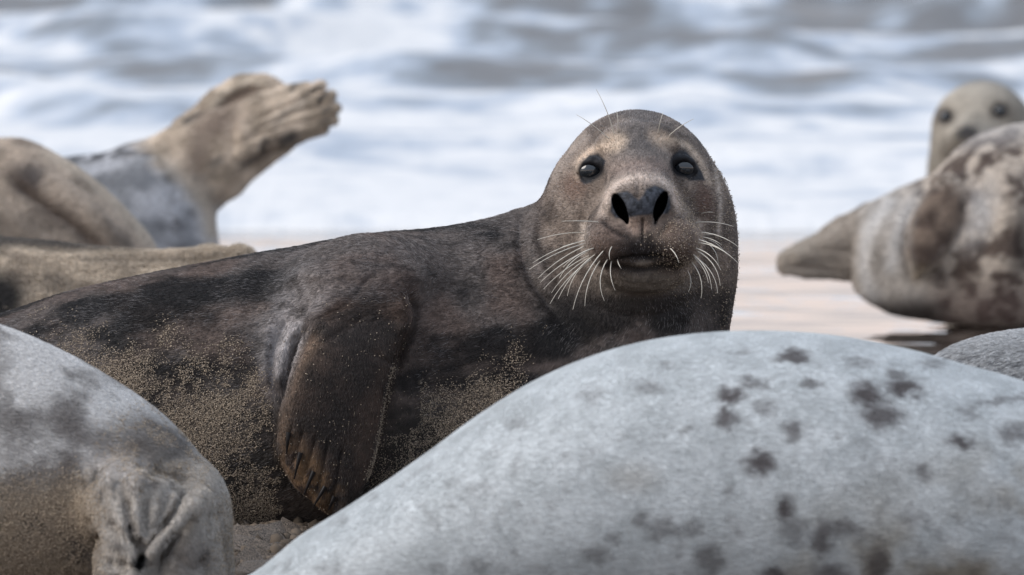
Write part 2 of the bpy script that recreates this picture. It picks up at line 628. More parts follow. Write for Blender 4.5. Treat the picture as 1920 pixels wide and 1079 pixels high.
def build_beach():
    xs = np.concatenate([[-3000, -600, -150, -40, -12, -5], steps((-2.5, 2.5, 0.03)), [5, 12, 40, 150, 600, 3000]])
    ys = np.concatenate([[-200, -40, -5, 4, 8], steps((10.0, 12.0, 0.05), (12.0, 13.4, 0.012), (13.4, 24.0, 0.06)), [26, 30, 40, 80, 300, 1500, 6000]])
    X, Y, q = grid_sheet(xs, ys)
    near = (1 - sstep(13.8, 15.0, Y))
    inw = (np.abs(X) < 3) & (Y > 9) & (Y < 24.5)
    z = np.zeros_like(X)
    lump = fbm(np.column_stack([X, Y, 0 * X]), 0.07, 4, 1.0) - 0.5
    lump2 = fbm(np.column_stack([X, Y, 0 * X]), 0.018, 3, 2.0) - 0.5
    z += inw * near * (lump * 0.09 + lump2 * 0.10)
    z += inw * (1 - near) * (noise2(X, Y, 0.8, 1.6, 2, 5) - 0.5) * 0.006
    z -= sstep(24, 60, Y) * 2.0
    m, t, b = new_mat('beach_sand')
    g = N(t, 'ShaderNodeNewGeometry')
    sep = N(t, 'ShaderNodeSeparateXYZ'); t.links.new(g.outputs['Position'], sep.inputs[0])
    wet = N(t, 'ShaderNodeMapRange'); wet.interpolation_type = 'SMOOTHSTEP'
    wet.inputs['From Min'].default_value = 13.9; wet.inputs['From Max'].default_value = 15.2
    big = N(t, 'ShaderNodeTexNoise'); big.inputs['Scale'].default_value = 1.6; big.inputs['Detail'].default_value = 2
    t.links.new(g.outputs['Position'], big.inputs['Vector'])
    ad = N(t, 'ShaderNodeMath', operation='MULTIPLY_ADD'); ad.inputs[1].default_value = 1.5
    t.links.new(big.outputs['Fac'], ad.inputs[0]); t.links.new(sep.outputs['Y'], ad.inputs[2])
    t.links.new(ad.outputs[0], wet.inputs['Value'])
    fine = N(t, 'ShaderNodeTexNoise'); fine.inputs['Scale'].default_value = 420; fine.inputs['Detail'].default_value = 4
    t.links.new(g.outputs['Position'], fine.inputs['Vector'])
    dry = N(t, 'ShaderNodeValToRGB')
    dry.color_ramp.elements[0].position = 0.32; dry.color_ramp.elements[0].color = (0.035, 0.027, 0.022, 1)
    dry.color_ramp.elements[1].position = 0.7; dry.color_ramp.elements[1].color = (0.21, 0.165, 0.128, 1)
    t.links.new(fine.outputs['Fac'], dry.inputs[0])
    mx = N(t, 'ShaderNodeMix', data_type='RGBA')
    t.links.new(wet.outputs[0], mx.inputs['Factor']); t.links.new(dry.outputs[0], mx.inputs['A'])
    mx.inputs['B'].default_value = (0.075, 0.06, 0.05, 1)
    t.links.new(mx.outputs['Result'], b.inputs['Base Color'])
    rr = N(t, 'ShaderNodeMapRange'); rr.inputs['To Min'].default_value = 0.85; rr.inputs['To Max'].default_value = 0.02
    t.links.new(wet.outputs[0], rr.inputs['Value']); t.links.new(rr.outputs[0], b.inputs['Roughness'])
    mp = N(t, 'ShaderNodeMapping'); mp.inputs['Scale'].default_value = (1.0, 0.8, 1)
    t.links.new(g.outputs['Position'], mp.inputs[0])
    rip = N(t, 'ShaderNodeTexNoise'); rip.inputs['Scale'].default_value = 2.2; rip.inputs['Detail'].default_value = 3
    t.links.new(mp.outputs[0], rip.inputs['Vector'])
    b.inputs['Specular IOR Level'].default_value = 0.9
    b1 = N(t, 'ShaderNodeBump'); b1.inputs['Distance'].default_value = 0.035; b1.inputs['Strength'].default_value = 0.6
    t.links.new(rip.outputs['Fac'], b1.inputs['Height'])
    b2 = N(t, 'ShaderNodeBump'); b2.inputs['Distance'].default_value = 0.003
    inv = N(t, 'ShaderNodeMath', operation='SUBTRACT'); inv.inputs[0].default_value = 1.0
    t.links.new(wet.outputs[0], inv.inputs[1]); t.links.new(inv.outputs[0], b2.inputs['Strength'])
    t.links.new(fine.outputs['Fac'], b2.inputs['Height']); t.links.new(b1.outputs[0], b2.inputs['Normal'])
    t.links.new(b2.outputs[0], b.inputs['Normal'])
    o = mesh_obj('beach', np.column_stack([X, Y, z]), q, m)
    tag(o, 'damp brown sand running down to a mirror wet shore', kind='structure')

def px_ground(x, y):
    d = CAM_H / math.sin(math.atan((y + 300) / F_PX))
    Y = CAM_H * F_PX / (y + 300)
    return (x - 960) * Y / F_PX, Y

# dark open water between the foam: photo x, photo y of the trough, half width px, half height px, amount
TROUGHS = [(80, 52, 130, 20, .8), (425, 86, 75, 18, .9), (160, 205, 70, 16, .7), (1190, 90, 190, 26, .9), (1330, 118, 150, 22, .9),
           (1780, 48, 190, 42, 1.), (1560, 60, 120, 26, .6), (1000, 195, 190, 20, .75), (1480, 208, 110, 14, .6), (640, 100, 90, 12, .4), (60, 165, 90, 14, .4),
           (1700, 100, 200, 16, .5), (560, 60, 80, 10, .35), (1230, 175, 160, 10, .5), (820, 150, 200, 10, .35), (1300, 20, 200, 12, .3)]

def build_sea():
    xs = np.concatenate([[-4000, -800, -200, -60, -20, -9], steps((-5.5, 5.5, 0.055)), [9, 20, 60, 200, 800, 4000]])
    ys = np.concatenate([steps((22.1, 23.2, 0.03), (23.2, 40, 0.06), (40, 75, 0.10)), [80, 90, 120, 200, 500, 1500, 6000]])
    X, Y, q = grid_sheet(xs, ys)
    z = np.zeros_like(X)
    foam = np.full(len(X), 0.80)
    amp = sstep(23.0, 38, Y) * (1 - sstep(80, 120, Y))
    me = (noise2(X, Y, 2.2, 6.0, 3, 1) - 0.5)
    me2 = (noise2(X, Y, 0.7, 2.5, 3, 2) - 0.5)
    # rollers coming in: steep towards the shore, long behind
    for (yk, h, wl, ph) in ((27.0, 0.05, 1.3, 1.0), (30.5, 0.09, 1.6, 2.0), (34.5, 0.12, 1.8, 3.0), (39.5, 0.17, 2.0, 4.0), (45.0, 0.24, 2.4, 5.0), (51.0, 0.27, 2.6, 6.0), (59, .3, 3, 7.), (68, .35, 3, 8.)):
        yc = yk - X * 0.4 + (noise2(X, Y * 0, 1.4, 1.0, 3, ph) - 0.5) * 4.5
        u = Y - yc
        hh = h * (0.35 + 1.3 * noise2(X, Y * 0, 1.1, 1.0, 2, ph + 10))
        crest = np.exp(-((u - wl * 0.12) / (wl * 0.22)) ** 2)
        front = np.exp(-((u + wl * 0.30) / (wl * 0.25)) ** 2)
        foam += (0.42 * crest - 0.32 * front) * np.clip(hh / 0.18, 0, 1.3)
        z += hh * np.where(u < 0, np.exp(-(u / (wl * 0.45)) ** 2), np.exp(-(u / (wl * 1.2)) ** 2))
    z += me * 0.10 * amp + me2 * 0.05 * amp + (noise2(X, Y, 0.25, 0.5, 3, 4) - 0.5) * 0.02 * (0.3 + amp)
    for (px, py, hw, hh, am) in TROUGHS:
        x0, y0 = px_ground(px, py)
        _, ya = px_ground(px, py + hh)
        dy = abs(y0 - ya); dx = hw * y0 / F_PX
        qd = ((X - x0) / dx) ** 2 + ((Y - y0 + me * 1.5) / dy) ** 2
        g_ = np.exp(-qd)
        foam -= 1.15 * am * g_
        z -= 0.07 * am * g_
    far_ = sstep(26, 36, Y)
    Yw = Y + X * 0.5 + 3.2 * (noise2(X, Y, 1.3, 5.0, 2, 33) - 0.5) * (0.4 + far_)
    foam -= 2.5 * (noise2(X, Yw, 0.75, 1.5, 4, 9) - 0.5) * (0.35 + 0.65 * far_)
    foam -= 1.8 * (noise2(X, Yw, 0.2, 0.35, 3, 12) - 0.5) * (0.5 + 0.5 * far_)
    foam += 0.15 * (1 - far_) + 0.05 + 0.13 * sstep(36, 48, Y)
    # swash edge
    edge = 22.75 + (noise2(X, Y * 0, 0.9, 1, 3, 20) - 0.5) * 0.35
    e = sstep(0, 0.25, Y - edge)
    z = 0.006 + e * 0.035 + z * sstep(23, 26, Y)
    z = np.where(Y < edge, -0.02, z)
    foam = np.clip(foam, 0, 1)
    m, t, b = new_mat('surf_water')
    a = N(t, 'ShaderNodeAttribute', attribute_name='foam')
    g = N(t, 'ShaderNodeNewGeometry')
    mp = N(t, 'ShaderNodeMapping'); mp.inputs['Scale'].default_value = (1, 0.3, 1)
    t.links.new(g.outputs['Position'], mp.inputs[0])
    no = N(t, 'ShaderNodeTexNoise'); no.inputs['Scale'].default_value = 9; no.inputs['Detail'].default_value = 6
    t.links.new(mp.outputs[0], no.inputs['Vector'])
    ad = N(t, 'ShaderNodeMath', operation='MULTIPLY_ADD'); ad.inputs[1].default_value = 0.5
    t.links.new(no.outputs['Fac'], ad.inputs[0])
    ad.inputs[2].default_value = -0.25
    ad2 = N(t, 'ShaderNodeMath', operation='ADD'); t.links.new(ad.outputs[0], ad2.inputs[0]); t.links.new(a.outputs['Fac'], ad2.inputs[1])
    fr_ = N(t, 'ShaderNodeMapRange');     fr_.inputs['From Min'].default_value = 0.0; fr_.inputs['From Max'].default_value = 1.0
    t.links.new(ad2.outputs[0], fr_.inputs['Value'])
    mx = N(t, 'ShaderNodeValToRGB')
    mx.color_ramp.elements[0].position = 0.0; mx.color_ramp.elements[0].color = (0.10, 0.092, 0.085, 1)
    mx.color_ramp.elements[1].position = 1.0; mx.color_ramp.elements[1].color = (0.80, 0.80, 0.80, 1)
    for ps, cl_ in ((0.3, (0.24, 0.27, 0.305, 1)), (0.62, (0.45, 0.51, 0.595, 1))):
        e_ = mx.color_ramp.elements.new(ps); e_.color = cl_
    t.links.new(fr_.outputs[0], mx.inputs[0]); t.links.new(mx.outputs[0], b.inputs['Base Color'])
    r = N(t, 'ShaderNodeMapRange'); r.inputs['To Min'].default_value = 0.3; r.inputs['To Max'].default_value = 0.8
    t.links.new(fr_.outputs[0], r.inputs['Value']); t.links.new(r.outputs[0], b.inputs['Roughness'])
    bp = N(t, 'ShaderNodeBump'); bp.inputs['Distance'].default_value = 0.05; bp.inputs['Strength'].default_value = 0.35
    t.links.new(no.outputs['Fac'], bp.inputs['Height']); t.links.new(bp.outputs[0], b.inputs['Normal'])
    o = mesh_obj('sea', np.column_stack([X, Y, z]), q, m, extra={'foam': foam})
    tag(o, 'foaming surf rolling in behind the seals', kind='structure')

def build_clumps():
    # crumbs and clods of damp sand between the bodies in front
    octa = np.array([[1, 0, 0], [-1, 0, 0], [0, 1, 0], [0, -1, 0], [0, 0, 1], [0, 0, -1]], float)
    of = np.array([[0, 2, 4], [2, 1, 4], [1, 3, 4], [3, 0, 4], [2, 0, 5], [1, 2, 5], [3, 1, 5], [0, 3, 5]])
    mid = {}
    V = [tuple(x) for x in octa]; Fs = []
    def mp(a, b):
        k = (min(a, b), max(a, b))
        if k not in mid:
            m_ = (np.array(V[a]) + V[b]) / 2; mid[k] = len(V); V.append(tuple(m_ / np.linalg.norm(m_)))
        return mid[k]
    for a, b, c in of:
        x, y, z = mp(a, b), mp(b, c), mp(c, a)
        Fs += [(a, x, z), (x, b, y), (z, y, c), (x, y, z)]
    V = np.array(V); Fs = np.array(Fs)
    n = 9000
    X = rng.uniform(-0.55, -0.1, n); Y = rng.uniform(11.9, 12.9, n)
    keep = fbm(np.column_stack([X, Y, 0 * X]), 0.06, 3, 4.4) > rng.uniform(0.2, 0.55, n)
    X, Y = X[keep], Y[keep]; n = len(X)
    r = 0.0020 + 0.011 * rng.random(n) ** 5
    P = V[None] * r[:, None, None] * rng.uniform(0.6, 1.25, (n, 1, 3)) * rng.uniform(0.75, 1.2, (n, len(V), 1)) + np.stack([X, Y, 0.001 + r * 0.4], 1)[:, None, :]
    Fc = (np.arange(n)[:, None, None] * len(V) + Fs[None]).reshape(-1, 3)
    tone = np.repeat(rng.uniform(0.35, 1.1, n), len(V))
    o = mesh_obj('sand_crumbs', P.reshape(-1, 3), Fc, GRAINC, None, smooth=True, col=np.array([0.15, 0.118, 0.09])[None] * tone[:, None])
    tag(o, 'loose crumbs and clods of damp brown sand between the seals', 'sand', kind='stuff')
build_beach()
build_clumps()
build_sea()
print('setting', round(time.time() - T0, 1))

# ------------------------------------------------------------------ the dark seal looking into the lens
FRM = Frame(13.0, 500)
BODY = dense([(-760, 800, 960, 60, 300), (-600, 760, 985, 110, 250), (-300, 672, 1000, 165, 150), (0, 590, 1008, 205, 75), (120, 551, 1012, 214, 50),
              (240, 523, 1015, 222, 30), (400, 492, 1018, 228, 12), (560, 463, 1020, 232, 0), (700, 440, 1020, 232, 0), (830, 428, 1020, 228, 5),
              (930, 408, 1020, 222, 10), (1000, 384, 1020, 217, 12), (1050, 378, 1020, 213, 15), (1150, 430, 1020, 205, 18), (1240, 500, 1015, 180, 20), (1310, 580, 1000, 140, 20), (1350, 660, 960, 90, 20), (1366, 760, 900, 40, 20)])
FLIP = dense([(t_, lo_, hi_, hd_ * 1.2, cc_ - 26) for (t_, lo_, hi_, hd_, cc_) in [(520, 620, 770, 24, -185), (570, 592, 776, 34, -212), (630, 572, 758, 36, -238), (680, 556, 742, 33, -250), (730, 543, 727, 29, -254), (780, 533, 718, 26, -253),
              (820, 530, 711, 24, -250), (860, 536, 703, 22, -246), (900, 556, 688, 20, -240), (930, 590, 668, 17, -234), (950, 612, 648, 10, -230), (957, 622, 636, 4, -230)]])
DIGITS = [((560, 770), (541, 838)), ((590, 790), (558, 872)), ((612, 800), (581, 903)), ((635, 810), (607, 930)), ((665, 820), (640, 948))]

def f_head(p):
    h = ell(p, (1192, 398, -50), (163, 190, 175))
    h = smin(h, ell(p, (1197, 512, -25), (178, 190, 175)), 40)
    h = smin(h, ell(p, (1084, 425, -70), (60, 100, 90)), 50)
    h = smin(h, ell(p, (1315, 440, -70), (55, 100, 90)), 50)
    m = ell(p, (1199, 446, -196), (110, 97, 162))
    m = smin(m, capsule(p, (1193, 300, -150), (1196, 372, -292), 70, 56), 30)
    m = smin(m, ell(p, (1196, 388, -310), (67, 50, 62)), 16)
    m = smin(m, ell(p, (1144, 454, -294), (57, 48, 80)), 8)
    m = smin(m, ell(p, (1256, 454, -294), (57, 48, 80)), 8)
    m = smin(m, ell(p, (1202, 508, -212), (84, 45, 104)), 16)
    m = smin(m, ell(p, (1204, 497, -270), (24, 8, 50)), 6)
    h = smin(h, m, 15)
    # brow bosses and lids
    h = smin(h, ell(p, (1148, 268, -178), (30, 20, 20), -25), 30)
    h = smin(h, ell(p, (1240, 262, -178), (30, 20, 20), 25), 30)
    return h

NOST = [((1158, 392, -335), (11, 26, 70), -24), ((1232, 389, -335), (10.5, 27, 70), 22), ((1170, 412, -335), (4.5, 12, 60), -10), ((1224, 411, -335), (4, 13, 60), 10)]

def f_main(p):
    b = loft(p, BODY, 'x', 2.1)
    b = smin(b, capsule(p, (1192, 520, -10), (1166, 800, 10), 176, 190), 50)
    b = smin(b, ell(p, (690, 560, -150), (120, 110, 85)), 80)         # shoulder
    m = p[:, 0] > 880
    if m.any():
        ph = p[m]
        h = f_head(ph)
        b[m] = smin(b[m], h, 30)
        # eye hollows
        for (cx, cy) in ((1106, 322), (1277, 317)):
            b[m] = smax(b[m], -ell(ph, (cx, cy, EC[cx] - 10), (22, 15, 19), -8 if cx < 1200 else 8), 7)
            for arc, rr in LIDS[cx]:
                for (u0, v0), (u1, v1) in zip(arc[:-1], arc[1:]):
                    b[m] = smin(b[m], capsule(ph, (u0, v0, EC[cx] + 1 - (cx < 1200) * (u0 - cx) * 0.35 + (cx > 1200) * (u0 - cx) * 0.35), (u1, v1, EC[cx] + 1 - (cx < 1200) * (u1 - cx) * 0.35 + (cx > 1200) * (u1 - cx) * 0.35), rr, rr), 5)
        for c, r, a in NOST:
            b[m] = smax(b[m], -ell(ph, c, r, a), 5)
    m = (p[:, 0] > 440) & (p[:, 0] < 860) & (p[:, 1] > 430)
    if m.any():
        pf = p[m]
        fl = loft(pf, FLIP, 'y', 2.4)
        for a, e in DIGITS:
            fl = smin(fl, capsule(pf, (a[0], a[1], -278), (e[0], e[1], -271), 17, 11), 7)
        k = 7 + 55 * (1 - sstep(490, 590, pf[:, 1]))
        b[m] = smin(b[m], fl, k)
    return b

LIDS = {1106: ([[(1084, 325), (1093, 309), (1108, 305), (1121, 309), (1129, 318)], 6.5], [[(1086, 330), (1098, 339), (1112, 339), (1127, 326)], 3.2]),
        1277: ([[(1254, 312), (1266, 301), (1280, 300), (1293, 307), (1300, 322)], 6.5], [[(1257, 319), (1268, 331), (1284, 337), (1299, 327)], 3.2])}
EC = {}
for (cx, cy) in ((1106, 322), (1277, 317)):
    EC[cx] = surf_c(f_head, cx, cy)
print('eye depth', EC)

SAND = np.array([0.34, 0.28, 0.215])
EYE_L = [(1086, 330), (1089, 309), (1104, 294), (1119, 292), (1134, 306), (1125, 325), (1108, 345), (1094, 348), (1087, 341)]
EYE_GROW = 1.03
EYE_R = [(1252, 308), (1258, 294), (1271, 284), (1284, 288), (1297, 302), (1312, 324), (1318, 340), (1288, 341), (1280, 333), (1258, 316)]

def grow(poly, k):
    a = np.array(poly, float); return a.mean(0) + (a - a.mean(0)) * k
EYE_L = grow(EYE_L, EYE_GROW); EYE_R = grow(EYE_R, EYE_GROW)

def main_sand(p):
    x, y, c3 = p[:, 0], p[:, 1], p[:, 2]
    wx, wy = (fbm(p, 60, 3, 41) - 0.5) * 190, (fbm(p, 60, 3, 47) - 0.5) * 190
    x, y = x + wx, y + wy
    left = sstep(60, 220, x) * (1 - sstep(500, 545, x)) * sstep(600, 720, y + (x - 300) * -0.12) * (1 - 0.55 * sstep(880, 990, y))
    right = sstep(690, 790, x) * (1 - sstep(890, 1010, x)) * sstep(660, 790, y + (x - 800) * 0.3) 
    cl = fbm(p, 90, 4, 2.2)
    s = np.maximum(left, right * 0.95) * sstep(0.33, 0.62, cl)
    s = np.maximum(s, 0.55 * np.maximum(left, right) * sstep(0.45, 0.6, fbm(p, 14, 2, 6.0)))
    x, y = p[:, 0], p[:, 1]
    s = s * (1 - ((x > 985) & (y < 600)))
    fl = (p[:, 2] < -222) & (x > 520) & (x < 790) & (y > 560)
    s = np.where(fl, 0.006, s)
    d, _ = seg_dist(p[:, :2], [(742, 690), (725, 760), (712, 830), (692, 890)])
    s = np.maximum(s, 0.4 * np.exp(-(d / 5) ** 2))
    face = blob(p, (1275, 455), (50, 75), -15, 0.9) * 0.10 + blob(p, (1350, 430), (26, 190), 0, 0.7) * 0.045
    ns = np.zeros(len(p))
    for (cx, cy, rx, ry, a) in ((1158, 396, 24, 38, -20), (1231, 392, 24, 40, 16), (1197, 385, 50, 30, 0), (1106, 322, 32, 30, 0), (1277, 317, 36, 32, 0)):
        ns = np.maximum(ns, blob(p, (cx, cy), (rx, ry), a, .1) * (c3 < -60))
    return np.maximum(s, face) * (1 - ns)

def main_col(p, n, sand=True):
    x, y, c = p[:, 0], p[:, 1], p[:, 2]
    st = np.column_stack([x * 0.45 + y * 0.15, y, c])
    m1 = fbm(st, 60, 4, 1.0); m2 = fbm(p, 160, 3, 4.0)
    base = mix((0.020, 0.0185, 0.0192), (0.145, 0.126, 0.118), sstep(0.40, 0.66, m1))
    base = base * mix((1, 1, 1), (1.10, 0.97, 0.90), sstep(.4, .65, fbm(p, 110, 2, 14)))
    base = base * (0.75 + 0.6 * m2)[:, None]
    # paler frosted patches; the armpit one paints in light on its folds
    base = mix(base, (0.20, 0.175, 0.165), 0.7 * blob(p, (880, 470), (22, 22), 0, .8))
    base = mix(base, (0.52, 0.49, 0.49), 0.9 * blob(p, (560, 625), (50, 100), 12, .8) * sstep(0.25, 0.5, fbm(p, 40, 3, 9)))
    base = mix(base, (0.22, 0.19, 0.18), 0.6 * blob(p, (640, 545), (110, 45), -25, .8))
    base = mix(base, (0.16, 0.115, 0.10), 0.6 * blob(p, (735, 590), (40, 60), 20, .9))
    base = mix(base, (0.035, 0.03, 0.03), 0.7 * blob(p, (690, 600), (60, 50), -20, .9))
    # lower belly browner
    base = mix(base, (0.060, 0.051, 0.044), 0.6 * sstep(680, 800, y) * (1 - sstep(900, 1100, x)))
    # flipper
    fl = in_poly(p, [(590, 600), (560, 680), (530, 790), (528, 850), (560, 910), (610, 960), (650, 945), (700, 880), (722, 790), (745, 690), (775, 610), (760, 560), (640, 560)], 16) * (c < -205)
    flc = mix((0.034, 0.026, 0.023), (0.092, 0.062, 0.048), sstep(0.35, 0.7, fbm(p, 70, 3, 3)))
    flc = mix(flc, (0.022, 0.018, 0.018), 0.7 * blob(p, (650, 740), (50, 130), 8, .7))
    flc = mix(flc, (0.27, 0.165, 0.088), 0.85 * sstep(790, 880, y + (600 - x) * 0.5) * blob(p, (574, 886), (44, 84), -35, .7) * sstep(.3, .6, fbm(p, 16, 2, 4)))
    dd, _ = seg_dist(p[:, :2], [(592, 640), (560, 690), (538, 750), (530, 810)])
    flc = mix(flc, (0.22, 0.15, 0.105), 0.8 * np.exp(-(dd / 16) ** 2))  # lit left edge of the flipper, painted into its colour
    base = mix(base, flc, fl)
    # head
    hd = sstep(985, 1040, x) * (1 - sstep(540, 640, y + np.abs(x - 1195) * 0.1))
    hc = mix((0.122, 0.096, 0.080), (0.26, 0.210, 0.176), sstep(0.35, 0.65, fbm(p, 45, 3, 7)))
    hc = mix(hc, (0.145, 0.133, 0.130), 0.7 * blob(p, (1200, 265), (45, 70), 0, .7))
    hc = mix(hc, (0.58, 0.47, 0.37), 0.9 * blob(p, (1150, 272), (22, 17), -30, .6))
    hc = mix(hc, (0.54, 0.43, 0.34), 0.7 * blob(p, (1236, 268), (24, 14), 30, .7))
    d, _ = seg_dist(p[:, :2], curve2([(1082, 338), (1084, 310), (1104, 288), (1135, 277)]))
    hc = mix(hc, (0.66, 0.53, 0.42), 0.9 * np.exp(-(d / 7) ** 2))
    d, _ = seg_dist(p[:, :2], curve2([(1240, 265), (1285, 277), (1308, 305), (1325, 345)]))
    hc = mix(hc, (0.60, 0.49, 0.39), 0.8 * np.exp(-(d / 7) ** 2))
    hc = mix(hc, (0.16, 0.095, 0.068), 0.75 * blob(p, (1076, 352), (22, 24), 0, .8))
    hc = mix(hc, (0.14, 0.086, 0.066), 0.85 * blob(p, (1317, 378), (17, 32), -10, .7))
    hc = mix(hc, (0.33, 0.255, 0.22), 0.8 * blob(p, (1195, 322), (50, 20), 0, .7))
    # muzzle, with shading painted in: dark below the nose, bright nose ring
    hc = mix(hc, (0.135, 0.094, 0.076), 0.9 * blob(p, (1140, 458), (44, 38), 0, .5))
    hc = mix(hc, (0.14, 0.10, 0.08), 0.9 * blob(p, (1262, 455), (42, 45), 0, .5))
    hc = mix(hc, (0.018, 0.015, 0.016), 0.9 * blob(p, (1203, 470), (44, 24), 0, .6))
    hc = mix(hc, (0.40, 0.30, 0.245), 0.85 * blob(p, (1192, 425), (20, 16), 0, .6))
    d, _ = seg_dist(p[:, :2], curve2([(1128, 400), (1140, 362), (1165, 343), (1195, 338), (1228, 341), (1256, 360), (1266, 392)]))
    hc = mix(hc, (0.64, 0.54, 0.47), 0.9 * np.exp(-(d / 9) ** 2))
    # throat, with the shadow under the muzzle painted in, and chin
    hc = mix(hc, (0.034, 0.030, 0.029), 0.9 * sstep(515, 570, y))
    hc = mix(hc, (0.27, 0.235, 0.20), 0.9 * blob(p, (1203, 531), (88, 18), 0, .6))
    hc = mix(hc, (0.36, 0.31, 0.26), 0.9 * blob(p, (1204, 497), (20, 6), 0, .6))
    d, _ = seg_dist(p[:, :2], curve2([(1092, 425), (1091, 455), (1100, 485), (1125, 515)]))
    hc = mix(hc, (0.55, 0.48, 0.42), 0.8 * np.exp(-(d / 9) ** 2))
    d, _ = seg_dist(p[:, :2], curve2([(1306, 420), (1309, 455), (1300, 485), (1280, 512)]))
    hc = mix(hc, (0.50, 0.42, 0.37), 0.75 * np.exp(-(d / 10) ** 2))
    d, _ = seg_dist(p[:, :2], curve2([(1338, 320), (1347, 380), (1343, 440)]))
    hc = mix(hc, (0.55, 0.48, 0.42), 0.7 * np.exp(-(d / 5) ** 2))
    d, _ = seg_dist(p[:, :2], curve2([(1040, 330), (1062, 290), (1095, 258)]))
    hc = mix(hc, (0.44, 0.37, 0.32), 0.6 * np.exp(-(d / 9) ** 2))
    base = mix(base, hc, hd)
    # neck ruff, the highlight along its fold painted in
    d, _ = seg_dist(p[:, :2], curve2([(1000, 400), (992, 440), (1003, 490), (1022, 530)]))
    base = mix(base, (0.22, 0.19, 0.175), 0.6 * np.exp(-(d / 12) ** 2) * (x < 1060))
    # dark marks: lids, nose, nostrils, mouth
    el = np.maximum(in_poly(p, EYE_L, 2.5), in_poly(p, EYE_R, 2.5)) * (c < -60)
    base = mix(base, mix((0.012, 0.0135, 0.017), (0.034, 0.037, 0.046), fbm(p, 7, 2, 1)), el)
    for (cx, cy, a) in ((1106, 322, -8), (1277, 317, 8)):
        base = mix(base, (0.006, 0.006, 0.008), blob(p, (cx, cy), (27, 20), a, .3) * (c < -60))
    nose = in_poly(p, [(1140, 400), (1142, 378), (1152, 366), (1172, 362), (1184, 372), (1192, 380), (1200, 370), (1206, 358), (1222, 352), (1238, 358), (1250, 372), (1252, 392), (1246, 405), (1226, 404), (1210, 406), (1190, 408), (1172, 412), (1150, 412)], 3.0) * (c < -200)
    base = mix(base, mix((0.016, 0.018, 0.023), (0.060, 0.067, 0.084), sstep(.3, .7, fbm(p, 6, 3, 2))), nose)
    for (cx, cy, rx, ry, a) in ((1158, 392, 11, 26, -24), (1232, 389, 10.5, 27, 22), (1170, 412, 4.5, 12, -10), (1224, 411, 4, 13, 10)):
        base = mix(base, (0.004, 0.004, 0.005), blob(p, (cx, cy), (rx, ry), a, .18) * (c < -180))
    for ln, wd, am in (([(1150, 486), (1170, 483), (1203, 482), (1240, 481), (1268, 494)], 4.0, .95), ([(1136, 497), (1165, 502), (1203, 506), (1228, 499), (1264, 500)], 8, .85),
                       ([(1199, 414), (1199, 455)], 2.5, .85), ([(1128, 420), (1150, 436), (1172, 448)], 4.0, .7), ([(1242, 424), (1228, 444)], 4.0, .6)):
        d, _ = seg_dist(p[:, :2], curve2(ln))
        base = mix(base, (0.010, 0.008, 0.008), am * np.exp(-(d / wd) ** 2) * (c < -150))
    if sand:
        s = main_sand(p)
        base = base * (0.7 + 0.6 * sstep(0.3, 0.7, fbm(p, 9, 2, 21)))[:, None]
        on = (rng.random(len(p)) < s * 0.55)
        base = np.where(on[:, None], SAND * (0.6 + 0.8 * rng.random((len(p), 1))), base)
    return base

def main_dir(p):
    x, y, c = p[:, 0], p[:, 1], p[:, 2]
    d = np.tile(np.array([-1.0, 0.30, 0.1]), (len(p), 1))
    rad = p - np.array([1196, 385, -340.0])
    rad /= np.linalg.norm(rad, axis=1)[:, None]
    hd = sstep(960, 1040, x) * (1 - sstep(560, 680, y))
    th = sstep(960, 1060, x) * sstep(560, 680, y)
    d = mix(d, rad, hd)
    d = mix(d, np.array([-0.45, 1.0, 0.0]), th)
    fl = (c < -205) & (x > 520) & (x < 790) & (y > 600)
    d[fl] = np.array([-0.25, 1.0, 0.0])
    return d

def main_len(p):
    x, y = p[:, 0], p[:, 1]
    hd = sstep(985, 1040, x) * (1 - sstep(560, 640, y))
    L = 1 - 0.42 * hd
    fl = (p[:, 2] < -205) & (x > 520) & (x < 790) & (y > 600)
    L = np.where(fl, 0.75, L)
    L = L * np.where(blob(p, (1199, 430), (95, 85), 0, .3) > .5, 0.75, 1)
    return L

def main_skip(p):
    c = p[:, 2]
    s = np.maximum(in_poly(p, EYE_L, 1.5), in_poly(p, EYE_R, 1.5)) * (c < -60) * 0.93
    for (cx, cy, a) in ((1106, 322, -8), (1277, 317, 8)):
        s = np.maximum(s, blob(p, (cx, cy), (27, 20), a, .1) * (c < -60))
    s = np.maximum(s, in_poly(p, [(1142, 425), (1140, 378), (1152, 366), (1172, 362), (1192, 380), (1206, 358), (1222, 352), (1238, 358), (1250, 372), (1252, 395), (1238, 425), (1226, 418), (1216, 406), (1180, 408), (1174, 424)], 1.5) * (c < -200) * 0.97)
    return s

